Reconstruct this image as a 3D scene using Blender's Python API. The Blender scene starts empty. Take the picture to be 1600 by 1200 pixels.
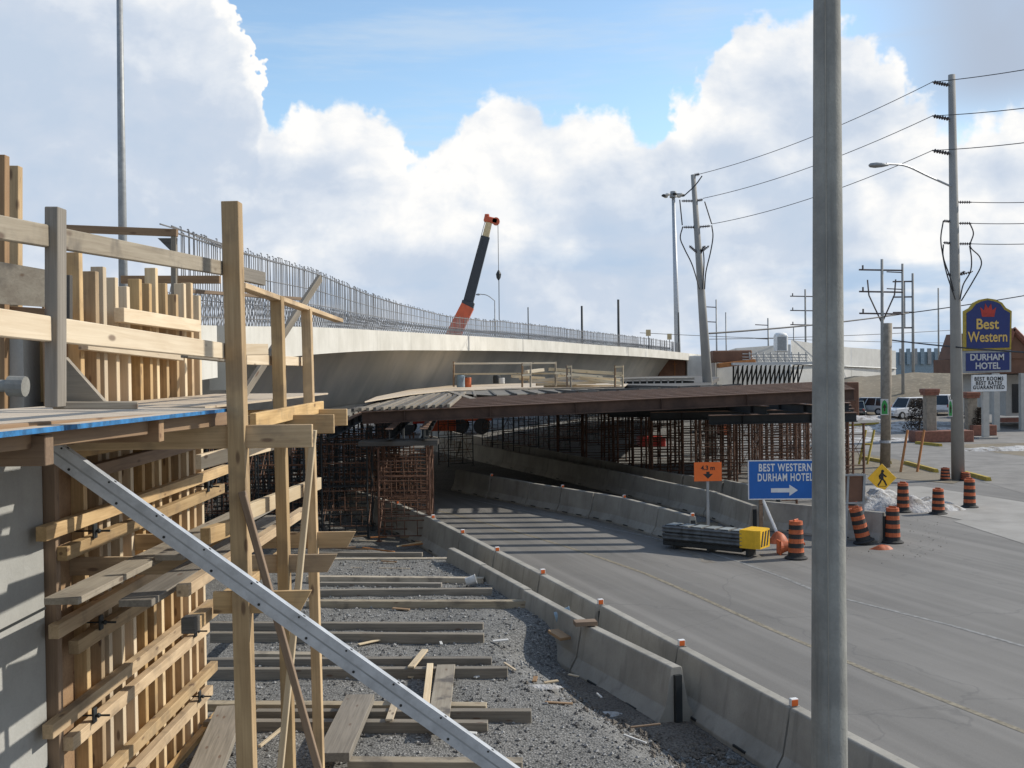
import bpy, bmesh, math, random
from mathutils import Vector as V, Matrix as M4, noise as mnoise
random.seed(7)
R = math.radians
scene = bpy.context.scene
COL = scene.collection
# ------------------------------------------------------------------ camera
FPX, CH = 1700.0, 4.9
cd = bpy.data.cameras.new('camera'); cam = bpy.data.objects.new('camera', cd); COL.objects.link(cam)
cd.sensor_width = 36; cd.lens = 36*FPX/1600; cd.clip_end = 5000; cd.clip_start = .05
CR = (M4.Rotation(R(90)-math.atan(25/FPX), 4, 'X') @ M4.Rotation(-.013, 4, 'Z'))
cam.matrix_world = M4.Translation((0, 0, CH)) @ CR
scene.camera = cam
def ray(px, py): return (CR.to_3x3() @ V(((px-800)/FPX, -(py-600)/FPX, -1)))
def G(px, py, z=0.0):
    d = ray(px, py); t = (z-CH)/d.z; return V((d.x*t, d.y*t, z))
def A(px, py, Y):
    d = ray(px, py); t = Y/d.y; return V((d.x*t, Y, CH+d.z*t))
def PX(px, py, X):
    d = ray(px, py); t = X/d.x; return V((X, d.y*t, CH+d.z*t))
# ------------------------------------------------------------------ nodes
def sock(nt, i, v):
    if isinstance(v, bpy.types.NodeSocket): nt.links.new(v, i)
    elif v is not None:
        try: i.default_value = v
        except Exception: i.default_value = (*v, 1)
def mth(nt, op, a, b=None, c=None, clamp=False):
    n = nt.nodes.new('ShaderNodeMath'); n.operation = op; n.use_clamp = clamp
    sock(nt, n.inputs[0], a); sock(nt, n.inputs[1], b)
    if c is not None: sock(nt, n.inputs[2], c)
    return n.outputs[0]
def mapr(nt, v, a, b, c=0., d=1., smooth=True):
    n = nt.nodes.new('ShaderNodeMapRange'); n.interpolation_type = 'SMOOTHSTEP' if smooth else 'LINEAR'
    sock(nt, n.inputs[0], v); sock(nt, n.inputs[1], a); sock(nt, n.inputs[2], b); sock(nt, n.inputs[3], c); sock(nt, n.inputs[4], d)
    return n.outputs[0]
def mix(nt, f, a, b, mode='MIX'):
    n = nt.nodes.new('ShaderNodeMix'); n.data_type = 'RGBA'; n.blend_type = mode
    sock(nt, n.inputs[0], f)
    for i, v in ((6, a), (7, b)):
        if isinstance(v, tuple) and len(v) == 3: v = (*v, 1)
        sock(nt, n.inputs[i], v)
    return n.outputs[2]
def noi(nt, vec, s, det=4, rough=.55, dist=0., dim='3D'):
    n = nt.nodes.new('ShaderNodeTexNoise'); n.noise_dimensions = dim
    if vec is not None: sock(nt, n.inputs['Vector'], vec)
    n.inputs['Scale'].default_value = s; n.inputs['Detail'].default_value = det
    n.inputs['Roughness'].default_value = rough; n.inputs['Distortion'].default_value = dist
    return n.outputs[0]
def vscale(nt, vec, s, off=None):
    n = nt.nodes.new('ShaderNodeMapping'); sock(nt, n.inputs[0], vec); n.inputs[3].default_value = s
    if off is not None: sock(nt, n.inputs[1], off)
    return n.outputs[0]
# ------------------------------------------------------------------ light
SUN_EL = R(34); SUN_DIR = V((.955*math.cos(SUN_EL), .295*math.cos(SUN_EL), math.sin(SUN_EL))).normalized()
sd = bpy.data.lights.new('sun', 'SUN'); sd.energy = 4.2; sd.angle = R(.6); sd.color = (1, .94, .84)
so = bpy.data.objects.new('sun', sd); COL.objects.link(so)
so.rotation_mode = 'QUATERNION'; so.rotation_quaternion = SUN_DIR.to_track_quat('Z', 'Y'); so.location = (30, 10, 60)
scene.view_settings.view_transform = 'Standard'; scene.view_settings.look = 'None'
scene.view_settings.exposure = 0; scene.view_settings.gamma = 1
w = bpy.data.worlds.new('World'); scene.world = w; w.use_nodes = True
nt = w.node_tree; nt.nodes.clear()
out = nt.nodes.new('ShaderNodeOutputWorld'); bg = nt.nodes.new('ShaderNodeBackground')
sky = nt.nodes.new('ShaderNodeTexSky'); sky.sky_type = 'NISHITA'; sky.sun_disc = False
sky.sun_elevation = SUN_EL; sky.sun_rotation = math.atan2(SUN_DIR.x, SUN_DIR.y); sky.altitude = 100
sky.air_density = 1.0; sky.dust_density = .6; sky.ozone_density = 2.0
bg.inputs[1].default_value = .1
tc = nt.nodes.new('ShaderNodeTexCoord'); D = tc.outputs['Generated']
sx = nt.nodes.new('ShaderNodeSeparateXYZ'); nt.links.new(D, sx.inputs[0])
az = mth(nt, 'ARCTAN2', sx.outputs[0], sx.outputs[1]); el = mth(nt, 'ARCSINE', sx.outputs[2])
def azp(px): return math.atan((px-800)/FPX)
def elp(px, py): return math.atan((575-.013*(px-800)-py)/FPX)
# cloud top (elevation) as a function of azimuth
prof = [(-700, 60), (-400, -100), (-150, -420), (200, -480), (330, -300), (372, -60), (398, 100), (425, 205), (470, 212), (500, 178), (540, 170), (585, 200),
        (630, 225), (655, 262), (700, 228), (740, 200), (775, 162), (810, 156), (850, 182), (900, 198), (945, 190), (985, 218), (1030, 222),
        (1065, 178), (1110, 150), (1160, 92), (1200, 52), (1250, 42), (1300, 60), (1350, 100), (1400, 150), (1450, 195), (1600, 215), (1900, 150), (2300, 100)]
fc = nt.nodes.new('ShaderNodeFloatCurve'); AZ0, AZ1 = azp(-700), azp(2300)
azn = noi(nt, D, 11., 5, .6); azw = mth(nt, 'ADD', az, mth(nt, 'MULTIPLY', mth(nt, 'SUBTRACT', azn, .5), .16))
sock(nt, fc.inputs[1], mapr(nt, azw, AZ0, AZ1, 0., 1., False))
cu = fc.mapping.curves[0]
while len(cu.points) > 2: cu.points.remove(cu.points[1])
pts = [((azp(px)-AZ0)/(AZ1-AZ0), elp(px, py)/.9) for px, py in prof]
cu.points[0].location = pts[0]; cu.points[-1].location = pts[-1]
for p in pts[1:-1]: cu.points.new(*p)
for p in cu.points: p.handle_type = 'AUTO'
fc.mapping.update()
top = mth(nt, 'MULTIPLY', fc.outputs[0], .9)
warp = nt.nodes.new('ShaderNodeVectorMath'); warp.operation = 'ADD'
nn = nt.nodes.new('ShaderNodeTexNoise'); nn.inputs['Scale'].default_value = 7; nn.inputs['Detail'].default_value = 3
nt.links.new(D, nn.inputs['Vector'])
sc_ = nt.nodes.new('ShaderNodeVectorMath'); sc_.operation = 'SCALE'; nt.links.new(nn.outputs['Color'], sc_.inputs[0]); sc_.inputs['Scale'].default_value = .05
nt.links.new(D, warp.inputs[0]); nt.links.new(sc_.outputs[0], warp.inputs[1]); DW = warp.outputs[0]
def billow(vec, s, det=5):
    n = noi(nt, vec, s, det, .55)
    return mth(nt, 'SUBTRACT', 1., mth(nt, 'ABSOLUTE', mth(nt, 'MULTIPLY', mth(nt, 'SUBTRACT', n, .5), 3.2)))
shift = nt.nodes.new('ShaderNodeVectorMath'); shift.operation = 'ADD'; nt.links.new(DW, shift.inputs[0]); shift.inputs[1].default_value = (.016, .0, .022)
DS = shift.outputs[0]
b1 = billow(DW, 9.); b1s = billow(DS, 9.)
f1 = noi(nt, vscale(nt, DW, (1, 1, 1.5)), 6.5, 8, .58); f1s = noi(nt, vscale(nt, DS, (1, 1, 1.5)), 6.5, 8, .58)
edge = mth(nt, 'SUBTRACT', top, el)                     # >0 inside
fine = noi(nt, DW, 26., 6, .6)
d = mth(nt, 'ADD', edge, mth(nt, 'ADD', mth(nt, 'MULTIPLY', mth(nt, 'SUBTRACT', b1,   .6), .034), mth(nt, 'MULTIPLY', mth(nt, 'SUBTRACT', fine, .5), .05)))
mcum = mapr(nt, d, -.003, .013)
# soft veil cloud up right and thin streaks in the blue
veil_az = mapr(nt, az, azp(1270), azp(1560)); veil_el = mapr(nt, el, .16, .24)
veil = mth(nt, 'MULTIPLY', mth(nt, 'MULTIPLY', veil_az, veil_el), mapr(nt, noi(nt, D, 4., 5, .5), .25, .6, .35, 1.))
streak = mapr(nt, noi(nt, vscale(nt, D, (1.2, 1.2, 9)), 3.2, 5, .6), .47, .75, 0., .55)
# body shading: lit crest near the upper right rims, blue-grey hollows
lit = mth(nt, 'ADD', mth(nt, 'MULTIPLY', mth(nt, 'SUBTRACT', f1, f1s), 1.7), mth(nt, 'MULTIPLY', mth(nt, 'SUBTRACT', b1, b1s), .38))
rim = mapr(nt, d, .11, .01)
low = mapr(nt, el, 0.0, .13)
base = noi(nt, vscale(nt, D, (1, 1, 1.9)), 3.6, 6, .5)
sh = mth(nt, 'ADD', mth(nt, 'ADD', mth(nt, 'MULTIPLY', rim, .34), lit), mapr(nt, base, .36, .62, .02, .66))
left_dark = mth(nt, 'MULTIPLY', mapr(nt, az, azp(390), azp(250)), mapr(nt, el, .17, .27))
sh = mth(nt, 'SUBTRACT', sh, mth(nt, 'MULTIPLY', left_dark, .16))
cr = nt.nodes.new('ShaderNodeValToRGB'); sock(nt, cr.inputs[0], mth(nt, 'ADD', sh, .07))
e = cr.color_ramp.elements
e[0].position = .0; e[0].color = (5.5, 6.5, 7.9, 1); e[1].position = 1.; e[1].color = (10.2, 10.1, 9.9, 1)
x = e.new(.35); x.color = (6.1, 6.9, 8.1, 1); x = e.new(.66); x.color = (7.7, 8.2, 8.9, 1)
cloudcol = cr.outputs[0]
# holes of haze-blue low in the cloud deck
hole = mth(nt, 'MULTIPLY', mapr(nt, noi(nt, vscale(nt, D, (1, 1, 3.5)), 4.2, 5, .55), .50, .64), mapr(nt, el, .19, .05, 0., .8))
hole = mth(nt, 'MULTIPLY', hole, mapr(nt, az, azp(300), azp(1500), .25, 1.))
skyc = mix(nt, 1., sky.outputs[0], (2.05, 2.1, 2.0), 'MULTIPLY')
cloudcol = mix(nt, hole, cloudcol, (4.0, 5.7, 7.9))
c0 = mix(nt, streak, skyc, (6.3, 7.4, 8.6))
c1 = mix(nt, veil, c0, (4.6, 5.4, 6.7))
c2 = mix(nt, mcum, c1, cloudcol)
above = mapr(nt, sx.outputs[2], -.03, 0.)
c3 = mix(nt, above, (1.6, 1.6, 1.55), c2)
nt.links.new(c3, bg.inputs[0]); nt.links.new(bg.outputs[0], out.inputs[0])
# ------------------------------------------------------------------ materials
MATS = {}
def newmat(name):
    m = bpy.data.materials.new(name); m.use_nodes = True; nt = m.node_tree
    b = nt.nodes['Principled BSDF']; t = nt.nodes.new('ShaderNodeTexCoord'); MATS[name] = m
    return m, nt, b, t
def bump(nt, b, h, s, dist=.01):
    n = nt.nodes.new('ShaderNodeBump'); n.inputs['Strength'].default_value = s; n.inputs['Distance'].default_value = dist
    sock(nt, n.inputs['Height'], h); nt.links.new(n.outputs[0], b.inputs['Normal'])
def rnd(nt): return nt.nodes.new('ShaderNodeObjectInfo').outputs['Random']
def wood(name, c1, c2, knot=(.12, .06, .03), grain=.5, stain=0.):
    m, nt, b, t = newmat(name); r = rnd(nt)
    off = nt.nodes.new('ShaderNodeCombineXYZ'); sock(nt, off.inputs[0], mth(nt, 'MULTIPLY', r, 37.)); sock(nt, off.inputs[1], mth(nt, 'MULTIPLY', r, 91.))
    v = vscale(nt, t.outputs['Object'], (1, 1, 1), off.outputs[0])
    g = noi(nt, vscale(nt, v, (.9, 26, 26)), 1.6, 5, .6, .7)
    big = noi(nt, vscale(nt, v, (1.3, 5, 5)), 1.2, 3, .5)
    f = mapr(nt, mth(nt, 'ADD', mth(nt, 'MULTIPLY', g, grain), mth(nt, 'MULTIPLY', big, 1-grain)), .3, .7)
    c = mix(nt, f, c1, c2)
    vo = nt.nodes.new('ShaderNodeTexVoronoi'); sock(nt, vo.inputs['Vector'], vscale(nt, v, (2.2, 7, 7))); vo.inputs['Scale'].default_value = 1.
    k = mapr(nt, vo.outputs['Distance'], .16, .07)
    c = mix(nt, mth(nt, 'MULTIPLY', k, .75), c, knot)
    if stain:
        s = mapr(nt, noi(nt, v, 2.3, 4, .6), .5, .66, 0., stain); c = mix(nt, s, c, (.07, .06, .055))
    br = mapr(nt, mth(nt, 'FRACT', mth(nt, 'MULTIPLY', r, 17.3)), 0., 1., .72, 1.12, False)
    h = nt.nodes.new('ShaderNodeHueSaturation'); sock(nt, h.inputs['Value'], br); sock(nt, h.inputs['Saturation'], mapr(nt, r, 0., 1., .8, 1.1, False)); sock(nt, h.inputs['Color'], c)
    nt.links.new(h.outputs[0], b.inputs['Base Color']); b.inputs['Roughness'].default_value = .75
    bump(nt, b, g, .35, .004); return m
def concrete(name, c1, c2, scale=1., stain=.25, streak=True, bp=.25):
    m, nt, b, t = newmat(name); g = nt.nodes.new('ShaderNodeNewGeometry'); P = g.outputs['Position']
    a = noi(nt, P, .7*scale, 7, .62); c = mix(nt, mapr(nt, a, .3, .7), c1, c2)
    if streak:
        s = noi(nt, vscale(nt, P, (2.6, 2.6, .16)), 1.4*scale, 4, .6); c = mix(nt, mapr(nt, s, .5, .75, 0., stain), c, tuple(x*.38 for x in c1))
    f = noi(nt, P, 45., 3, .7); c = mix(nt, mapr(nt, f, .35, .75, 0., .22), c, tuple(x*.55 for x in c1))
    sp = noi(nt, P, 7., 5, .7); c = mix(nt, mapr(nt, sp, .62, .74, 0., stain), c, tuple(x*.5 for x in c1))
    nt.links.new(c, b.inputs['Base Color']); b.inputs['Roughness'].default_value = .9
    bump(nt, b, mth(nt, 'ADD', f, mth(nt, 'MULTIPLY', sp, 1.5)), bp, .01); return m
def plain(name, c, rough=.5, metal=0., var=.15, sc=3.):
    m, nt, b, t = newmat(name); g = nt.nodes.new('ShaderNodeNewGeometry')
    n = noi(nt, g.outputs['Position'], sc, 5, .65); cc = mix(nt, mapr(nt, n, .3, .75, 0., 1.), c, tuple(x*(1-var*2) for x in c))
    nt.links.new(cc, b.inputs['Base Color']); b.inputs['Roughness'].default_value = rough; b.inputs['Metallic'].default_value = metal; return m
wood('new_timber', (.61, .43, .225), (.38, .25, .12), stain=.3)
wood('lumber', (.85, .72, .50), (.70, .56, .36))
plain('cushion_grey', (.15, .155, .155), .6, 0., .3, 4.)
wood('weathered_timber', (.47, .40, .29), (.31, .25, .17), grain=.6, stain=.5)
wood('pale_timber', (.70, .57, .38), (.56, .42, .25), grain=.6)
wood('brown_timber', (.34, .22, .12), (.22, .135, .075))
wood('grey_timber', (.31, .27, .215), (.18, .155, .12), grain=.7)
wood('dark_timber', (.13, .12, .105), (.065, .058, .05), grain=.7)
wood('stained_board', (.36, .32, .25), (.24, .20, .15), stain=.8)
wood('plywood', (.58, .48, .35), (.47, .37, .26), grain=.4)
wood('worn_plywood', (.30, .27, .22), (.2, .17, .135), grain=.4)
concrete('fascia_concrete', (.66, .64, .58), (.54, .52, .46), stain=.2)
concrete('girder_concrete', (.60, .565, .49), (.47, .45, .41), scale=.5, stain=.3, streak=False)
m = MATS['girder_concrete']; nt = m.node_tree; b = nt.nodes['Principled BSDF']; lk = b.inputs['Base Color'].links[0].from_socket; g = nt.nodes.new('ShaderNodeNewGeometry')
bd = noi(nt, vscale(nt, g.outputs['Position'], (.22, .22, .03)), 1.6, 3, .5); bd2 = noi(nt, vscale(nt, g.outputs['Position'], (.9, .9, .05)), 1., 3, .5)
cc_ = mix(nt, mapr(nt, bd, .48, .60, 0., .30), lk, (.24, .25, .225)); nt.links.new(mix(nt, mapr(nt, bd2, .5, .7, 0., .2), cc_, (.55, .50, .42)), b.inputs['Base Color'])
concrete('wall_concrete', (.42, .42, .395), (.31, .31, .29), stain=.3)
concrete('barrier_concrete', (.40, .375, .325), (.27, .252, .215), scale=1.3, stain=.5)
concrete('pole_concrete', (.33, .33, .30), (.21, .21, .195), scale=3., stain=.5, bp=.4)
concrete('far_concrete', (.72, .71, .67), (.62, .61, .57), stain=.15)
concrete('paved_concrete', (.36, .34, .31), (.27, .255, .23), streak=False)
plain('rebar_steel', (.26, .255, .25), .6, .2); plain('rust_steel', (.20, .105, .066), .8, .2, .3, 6.)
plain('bright_rust', (.17, .085, .052), .8, .2, .3, 6.); plain('beam_steel', (.105, .062, .044), .75, .2, .25, 2.)
plain('lit_flange', (.26, .16, .11), .7, .1); plain('dark_steel', (.035, .04, .042), .6, .3)
plain('galvanised', (.52, .54, .56), .5, .35, .16, 8.); plain('grey_metal', (.35, .36, .36), .5, .2)
plain('blue_edge', (.03, .20, .46), .7, 0., .35, 14.); plain('blue_sign', (.004, .125, .46), .4, 0., .05); plain('white_paint', (.8, .8, .78), .5, 0., .06)
plain('orange_plastic', (.56, .13, .04), .6, 0., .22, 7.); plain('black_rubber', (.028, .027, .026), .75); plain('orange_sign', (.85, .16, .02), .5, 0., .05)
plain('yellow_paint', (.86, .50, .02), .5, 0., .12); plain('navy_sign', (.012, .028, .15), .4, 0., .05); plain('gold_letter', (.72, .47, .12), .4, 0., .03)
plain('red_paint', (.5, .04, .025), .5); plain('green_paint', (.03, .3, .06), .5); plain('silver_paint', (.5, .51, .52), .3, .4, .08)
plain('white_car', (.75, .76, .77), .25, 0., .05); plain('dark_car', (.06, .10, .11), .25, .3); plain('glass', (.02, .025, .03), .08)
plain('brick', (.28, .12, .08), .85, 0., .2, 5.); plain('stone_pillar', (.33, .28, .22), .9, 0., .2, 5.); plain('beige_wall', (.5, .48, .43), .8, 0., .08)
plain('crane_orange', (.62, .11, .04), .45); plain('crane_black', (.03, .035, .045), .4); plain('crane_cream', (.72, .55, .3), .45)
plain('insulator', (.09, .07, .065), .4); plain('wire_black', (.03, .03, .03), .6); plain('dirty_white', (.65, .64, .61), .8, 0., .15, 9.)
plain('faded_blue', (.27, .36, .42), .6); plain('bush', (.05, .035, .025), .9); plain('orange_rust', (.5, .2, .06), .7)
plain('brown_panel', (.20, .10, .06), .8, 0., .15, 1.); plain('old_yellow', (.5, .36, .05), .7, 0., .2, 4.)
plain('alu_form', (.33, .36, .36), .6, .1, .2, 2.)
m, nt, b, t = newmat('snow'); g = nt.nodes.new('ShaderNodeNewGeometry')
n1 = noi(nt, g.outputs['Position'], 2.2, 6, .65); nt.links.new(mix(nt, mapr(nt, n1, .42, .66), (.50, .49, .475), (.17, .145, .12)), b.inputs['Base Color']); b.inputs['Roughness'].default_value = .8
bump(nt, b, noi(nt, g.outputs['Position'], 6., 5, .6), .8, .1)
# asphalt with wheel polish, patches and cracks
m, nt, b, t = newmat('asphalt'); g = nt.nodes.new('ShaderNodeNewGeometry'); P = g.outputs['Position']
c = mix(nt, mapr(nt, noi(nt, P, .22, 6, .6), .3, .7), (.136, .127, .115), (.178, .167, .151))
# lanes run about 18 degrees left of +Y: stretch noise along them
mp = nt.nodes.new('ShaderNodeMapping'); nt.links.new(P, mp.inputs[0]); mp.inputs[2].default_value = (0, 0, R(-18)); 
lane = noi(nt, vscale(nt, mp.outputs[0], (1.3, .035, 1)), 1.5, 4, .55)
c = mix(nt, mapr(nt, lane, .40, .66, 0., .5), c, (.25, .235, .215)); lane2 = noi(nt, vscale(nt, mp.outputs[0], (.8, .02, 1), (3, 1, 0)), 1.2, 3, .5); c = mix(nt, mapr(nt, lane2, .50, .68, 0., .3), c, (.095, .09, .083))
c = mix(nt, mapr(nt, noi(nt, P, 1.1, 5, .7), .58, .72, 0., .35), c, (.075, .073, .07))
fine = noi(nt, P, 60., 2, .7); c = mix(nt, mapr(nt, fine, .4, .8, 0., .4), c, (.24, .235, .22))
vo = nt.nodes.new('ShaderNodeTexVoronoi'); vo.feature = 'DISTANCE_TO_EDGE'; vo.inputs['Scale'].default_value = .17
wv = nt.nodes.new('ShaderNodeVectorMath'); wv.operation = 'ADD'; nt.links.new(P, wv.inputs[0])
nz = nt.nodes.new('ShaderNodeTexNoise'); nz.inputs['Scale'].default_value = .8; nz.inputs['Detail'].default_value = 6; nt.links.new(P, nz.inputs[0]); nt.links.new(nz.outputs['Color'], wv.inputs[1])
nt.links.new(wv.outputs[0], vo.inputs['Vector']); c = mix(nt, mapr(nt, vo.outputs['Distance'], .004, .001, 0., .25), c, (.06, .06, .06))
nt.links.new(c, b.inputs['Base Color']); b.inputs['Roughness'].default_value = .82; bump(nt, b, fine, .3, .006)
def groundmat(name, c1, c2, c3, s1, stones=True):
    m, nt, b, t = newmat(name); g = nt.nodes.new('ShaderNodeNewGeometry'); P = g.outputs['Position']
    c = mix(nt, mapr(nt, noi(nt, P, s1, 7, .65), .35, .65), c1, c2)
    vo = nt.nodes.new('ShaderNodeTexVoronoi'); vo.inputs['Scale'].default_value = 34.; nt.links.new(P, vo.inputs['Vector'])
    h = mth(nt, 'SUBTRACT', 1., vo.outputs['Distance'])
    if stones:
        sv = nt.nodes.new('ShaderNodeSeparateColor'); nt.links.new(vo.outputs['Color'], sv.inputs[0])
        c = mix(nt, mapr(nt, sv.outputs[0], .35, 1., 0., .75), c, c3)
        c = mix(nt, mapr(nt, vo.outputs['Distance'], .45, .8, 0., .7), c, tuple(x*.3 for x in c1))
    else: c = mix(nt, mapr(nt, noi(nt, P, s1*9, 6, .7), .5, .7), c, c3)
    nt.links.new(c, b.inputs['Base Color']); b.inputs['Roughness'].default_value = .95; bump(nt, b, h if stones else noi(nt, P, 9., 6, .7), .7, .02)
groundmat('gravel', (.13, .128, .12), (.185, .18, .168), (.30, .292, .275), .8)
groundmat('dirt', (.15, .13, .11), (.20, .175, .145), (.10, .085, .07), .9, True)
groundmat('dry_grass', (.225, .185, .13), (.155, .13, .09), (.29, .25, .18), .25, False)
# ------------------------------------------------------------------ mesh helpers
class MB:
    def __init__(s): s.bm = bmesh.new()
    def box(s, c, size, rot=None, bev=0):
        r = bmesh.ops.create_cube(s.bm, size=1); M = M4.Translation(c) @ (rot.to_4x4() if rot else M4()) @ M4.Diagonal((*size, 1))
        bmesh.ops.transform(s.bm, matrix=M, verts=r['verts'])
        if bev:
            ed = list({e for v in r['verts'] for e in v.link_edges}); bmesh.ops.bevel(s.bm, geom=ed, offset=bev, segments=1, affect='EDGES', clamp_overlap=True)
        return s
    def tube(s, a, b, r0, r1=None, n=8):
        a, b = V(a), V(b); d = b-a; L = d.length
        if L < 1e-6: return s
        r = bmesh.ops.create_cone(s.bm, cap_ends=True, segments=n, radius1=r0, radius2=r0 if r1 is None else r1, depth=L)
        bmesh.ops.transform(s.bm, matrix=M4.Translation((a+b)/2) @ d.to_track_quat('Z', 'Y').to_matrix().to_4x4(), verts=r['verts']); return s
    def path(s, pts, r, n=6):
        for a, b in zip(pts, pts[1:]): s.tube(a, b, r, r, n)
        return s
    def ball(s, c, r, sub=2, sc=(1, 1, 1)):
        q = bmesh.ops.create_icosphere(s.bm, subdivisions=sub, radius=r); bmesh.ops.transform(s.bm, matrix=M4.Translation(c) @ M4.Diagonal((*sc, 1)), verts=q['verts']); return s
    def poly(s, pts):
        vs = [s.bm.verts.new(p) for p in pts]; s.bm.faces.new(vs); return s
    def prism(s, pts, ext):
        ext = V(ext); n = len(pts); a = [s.bm.verts.new(p) for p in pts]; b = [s.bm.verts.new(V(p)+ext) for p in pts]
        s.bm.faces.new(a); s.bm.faces.new(b[::-1])
        for i in range(n): s.bm.faces.new((a[i], a[(i+1) % n], b[(i+1) % n], b[i]))
        return s
    def loft(s, rings, caps=True):
        R_ = [[s.bm.verts.new(p) for p in r] for r in rings]; n = len(R_[0])
        for a, b in zip(R_, R_[1:]):
            for i in range(n): s.bm.faces.new((a[i], a[(i+1) % n], b[(i+1) % n], b[i]))
        if caps: s.bm.faces.new(R_[0][::-1]); s.bm.faces.new(R_[-1])
        return s
    def strip(s, L, Rr):
        a = [s.bm.verts.new(p) for p in L]; b = [s.bm.verts.new(p) for p in Rr]
        for i in range(len(a)-1): s.bm.faces.new((a[i], b[i], b[i+1], a[i+1]))
        return s
    def lathe(s, prof, c=(0, 0, 0), n=20):
        rings = [[V(c)+V((r*math.cos(2*math.pi*i/n), r*math.sin(2*math.pi*i/n), z)) for i in range(n)] for r, z in prof]; return s.loft(rings)
    def mesh(s, name, mat, smooth=False):
        bmesh.ops.recalc_face_normals(s.bm, faces=s.bm.faces); me = bpy.data.meshes.new(name); s.bm.to_mesh(me); s.bm.free(); me.materials.append(MATS[mat])
        if smooth:
            for p in me.polygons: p.use_smooth = True
        return me
    def build(s, name, mat, parent=None, Mw=None, smooth=False): return link(name, s.mesh(name, mat, smooth), parent, Mw)
def link(name, me, parent=None, Mw=None):
    o = bpy.data.objects.new(name, me); COL.objects.link(o); Mw = Mw or M4()
    if parent: o.parent = parent; o.matrix_local = Mw          # local to parent
    else: o.matrix_world = Mw
    return o
def tag(o, label=None, cat=None, group=None, kind=None):
    if label: o['label'] = label
    if cat: o['category'] = cat
    if group: o['group'] = group
    if kind: o['kind'] = kind
    return o
def thing(name, label, cat, loc=(0, 0, 0), rz=0., group=None):
    o = bpy.data.objects.new(name, None); COL.objects.link(o); o.empty_display_size = .2
    o.matrix_world = M4.Translation(loc) @ M4.Rotation(rz, 4, 'Z'); return tag(o, label, cat, group)
def struct(o): o['kind'] = 'structure'; return o
def dup(root, Mw, label, group=None):
    r = root.copy(); COL.objects.link(r); r.matrix_world = Mw; r['label'] = label
    if group: r['group'] = group
    for ch in CH_OF.get(root.name, [c for c in root.children]):
        c = ch.copy(); COL.objects.link(c); c.parent = r
        for g in ch.children:
            d = g.copy(); COL.objects.link(d); d.parent = c
    return r
CH_OF = {}
def frame(p0, p1, up=(0, 0, 1)):
    p0, p1 = V(p0), V(p1); xx = (p1-p0).normalized(); up = V(up)
    if abs(xx.dot(up)) > .98: up = V((0, 1, 0))
    yy = up.cross(xx).normalized(); zz = xx.cross(yy)
    m = M4.Identity(4)
    for i, a in enumerate((xx, yy, zz)):
        for j in range(3): m[j][i] = a[j]
    m.translation = p0; return m, (p1-p0).length
def bar(name, p0, p1, wy, wz, mat, parent=None, up=(0, 0, 1), bev=.004, bend=0.):
    """a timber: local X along its length, wy across, wz in the 'up' sense; centred on the p0-p1 axis"""
    m, L = frame(p0, p1, up); b = MB(); b.box((L/2, 0, 0), (L, wy, wz), None, bev)
    if bend:
        bmesh.ops.subdivide_edges(b.bm, edges=[e for e in b.bm.edges if abs(e.verts[0].co.x-e.verts[1].co.x) > L*.5], cuts=6)
        for v in b.bm.verts: v.co.y += bend*math.sin(math.pi*v.co.x/L)
    if parent is not None: m = parent.matrix_world.inverted() @ m
    return b.build(name, mat, parent, m)
def text(name, s, size, mat, parent, Ml, bold=.0, space=1., sx=1., font_shear=0., fit=None):
    cu = bpy.data.curves.new(name, 'FONT'); cu.body = s; cu.size = size; cu.align_x = 'CENTER'; cu.align_y = 'CENTER'; cu.offset = bold; cu.extrude = .003; cu.space_character = space; cu.shear = font_shear
    o = bpy.data.objects.new(name, cu); COL.objects.link(o); bpy.context.view_layer.update()
    me = bpy.data.meshes.new_from_object(o.evaluated_get(bpy.context.evaluated_depsgraph_get())); bpy.data.objects.remove(o)
    me.materials.clear(); me.materials.append(MATS[mat])
    if fit:
        xs = [v.co.x for v in me.vertices]; sx = fit/(max(xs)-min(xs))
    for v in me.vertices: v.co.x *= sx
    return link(name, me, parent, Ml)
ORD = ['first', 'second', 'third', 'fourth', 'fifth', 'sixth', 'seventh', 'eighth', 'ninth', 'tenth', 'eleventh', 'twelfth', 'thirteenth', 'fourteenth', 'fifteenth', 'sixteenth', 'seventeenth', 'eighteenth', 'nineteenth', 'twentieth']
def ordn(i): return ORD[i] if i < 20 else 'twenty-'+ORD[i-20] if i < 29 else 'number %d' % (i+1)
FACE = M4.Rotation(R(90), 4, 'X')          # text plane XY -> faces -Y
# ------------------------------------------------------------------ ground
def sheet(name, pts, z, mat, sub=0):
    b = MB(); b.poly([(p[0], p[1], z) for p in pts]); return struct(b.build(name, mat))
b = MB(); NG = 40
sheet('ground', [(-900, -60), (1500, -60), (1500, 2500), (-900, 2500)], -.012, 'dry_grass')
LB = [(3.5, 3.0*-3), (5.9, -.0), (6.15, 4.2), (5.25, 7.1), (4.3, 10.), (3.35, 12.9), (2.42, 15.75), (1.49, 18.6), (.56, 21.45), (-.35, 24.2), (-1.24, 26.9), (-2.2, 29.7), (-3.5, 33), (-5.6, 37.5), (-8.6, 42.5), (-13, 48), (-20, 54)]
LB[0] = (8.9, -6)
RB = [(16, -6), (14.5, 0), (13, 5), (12, 9), (10.4, 13), (9.4, 16.5), (8.4, 19.5), (7.6, 22.5), (6.6, 25.5), (5.9, 27.5), (5.3, 29.2), (4.4, 32), (3.3, 34.5), (1.3, 38), (-2.2, 43), (-7, 49), (-14, 56)]
b = MB(); b.strip([(x, y, .004) for x, y in LB], [(x, y, .004) for x, y in RB]); struct(b.build('road', 'asphalt'))
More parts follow.
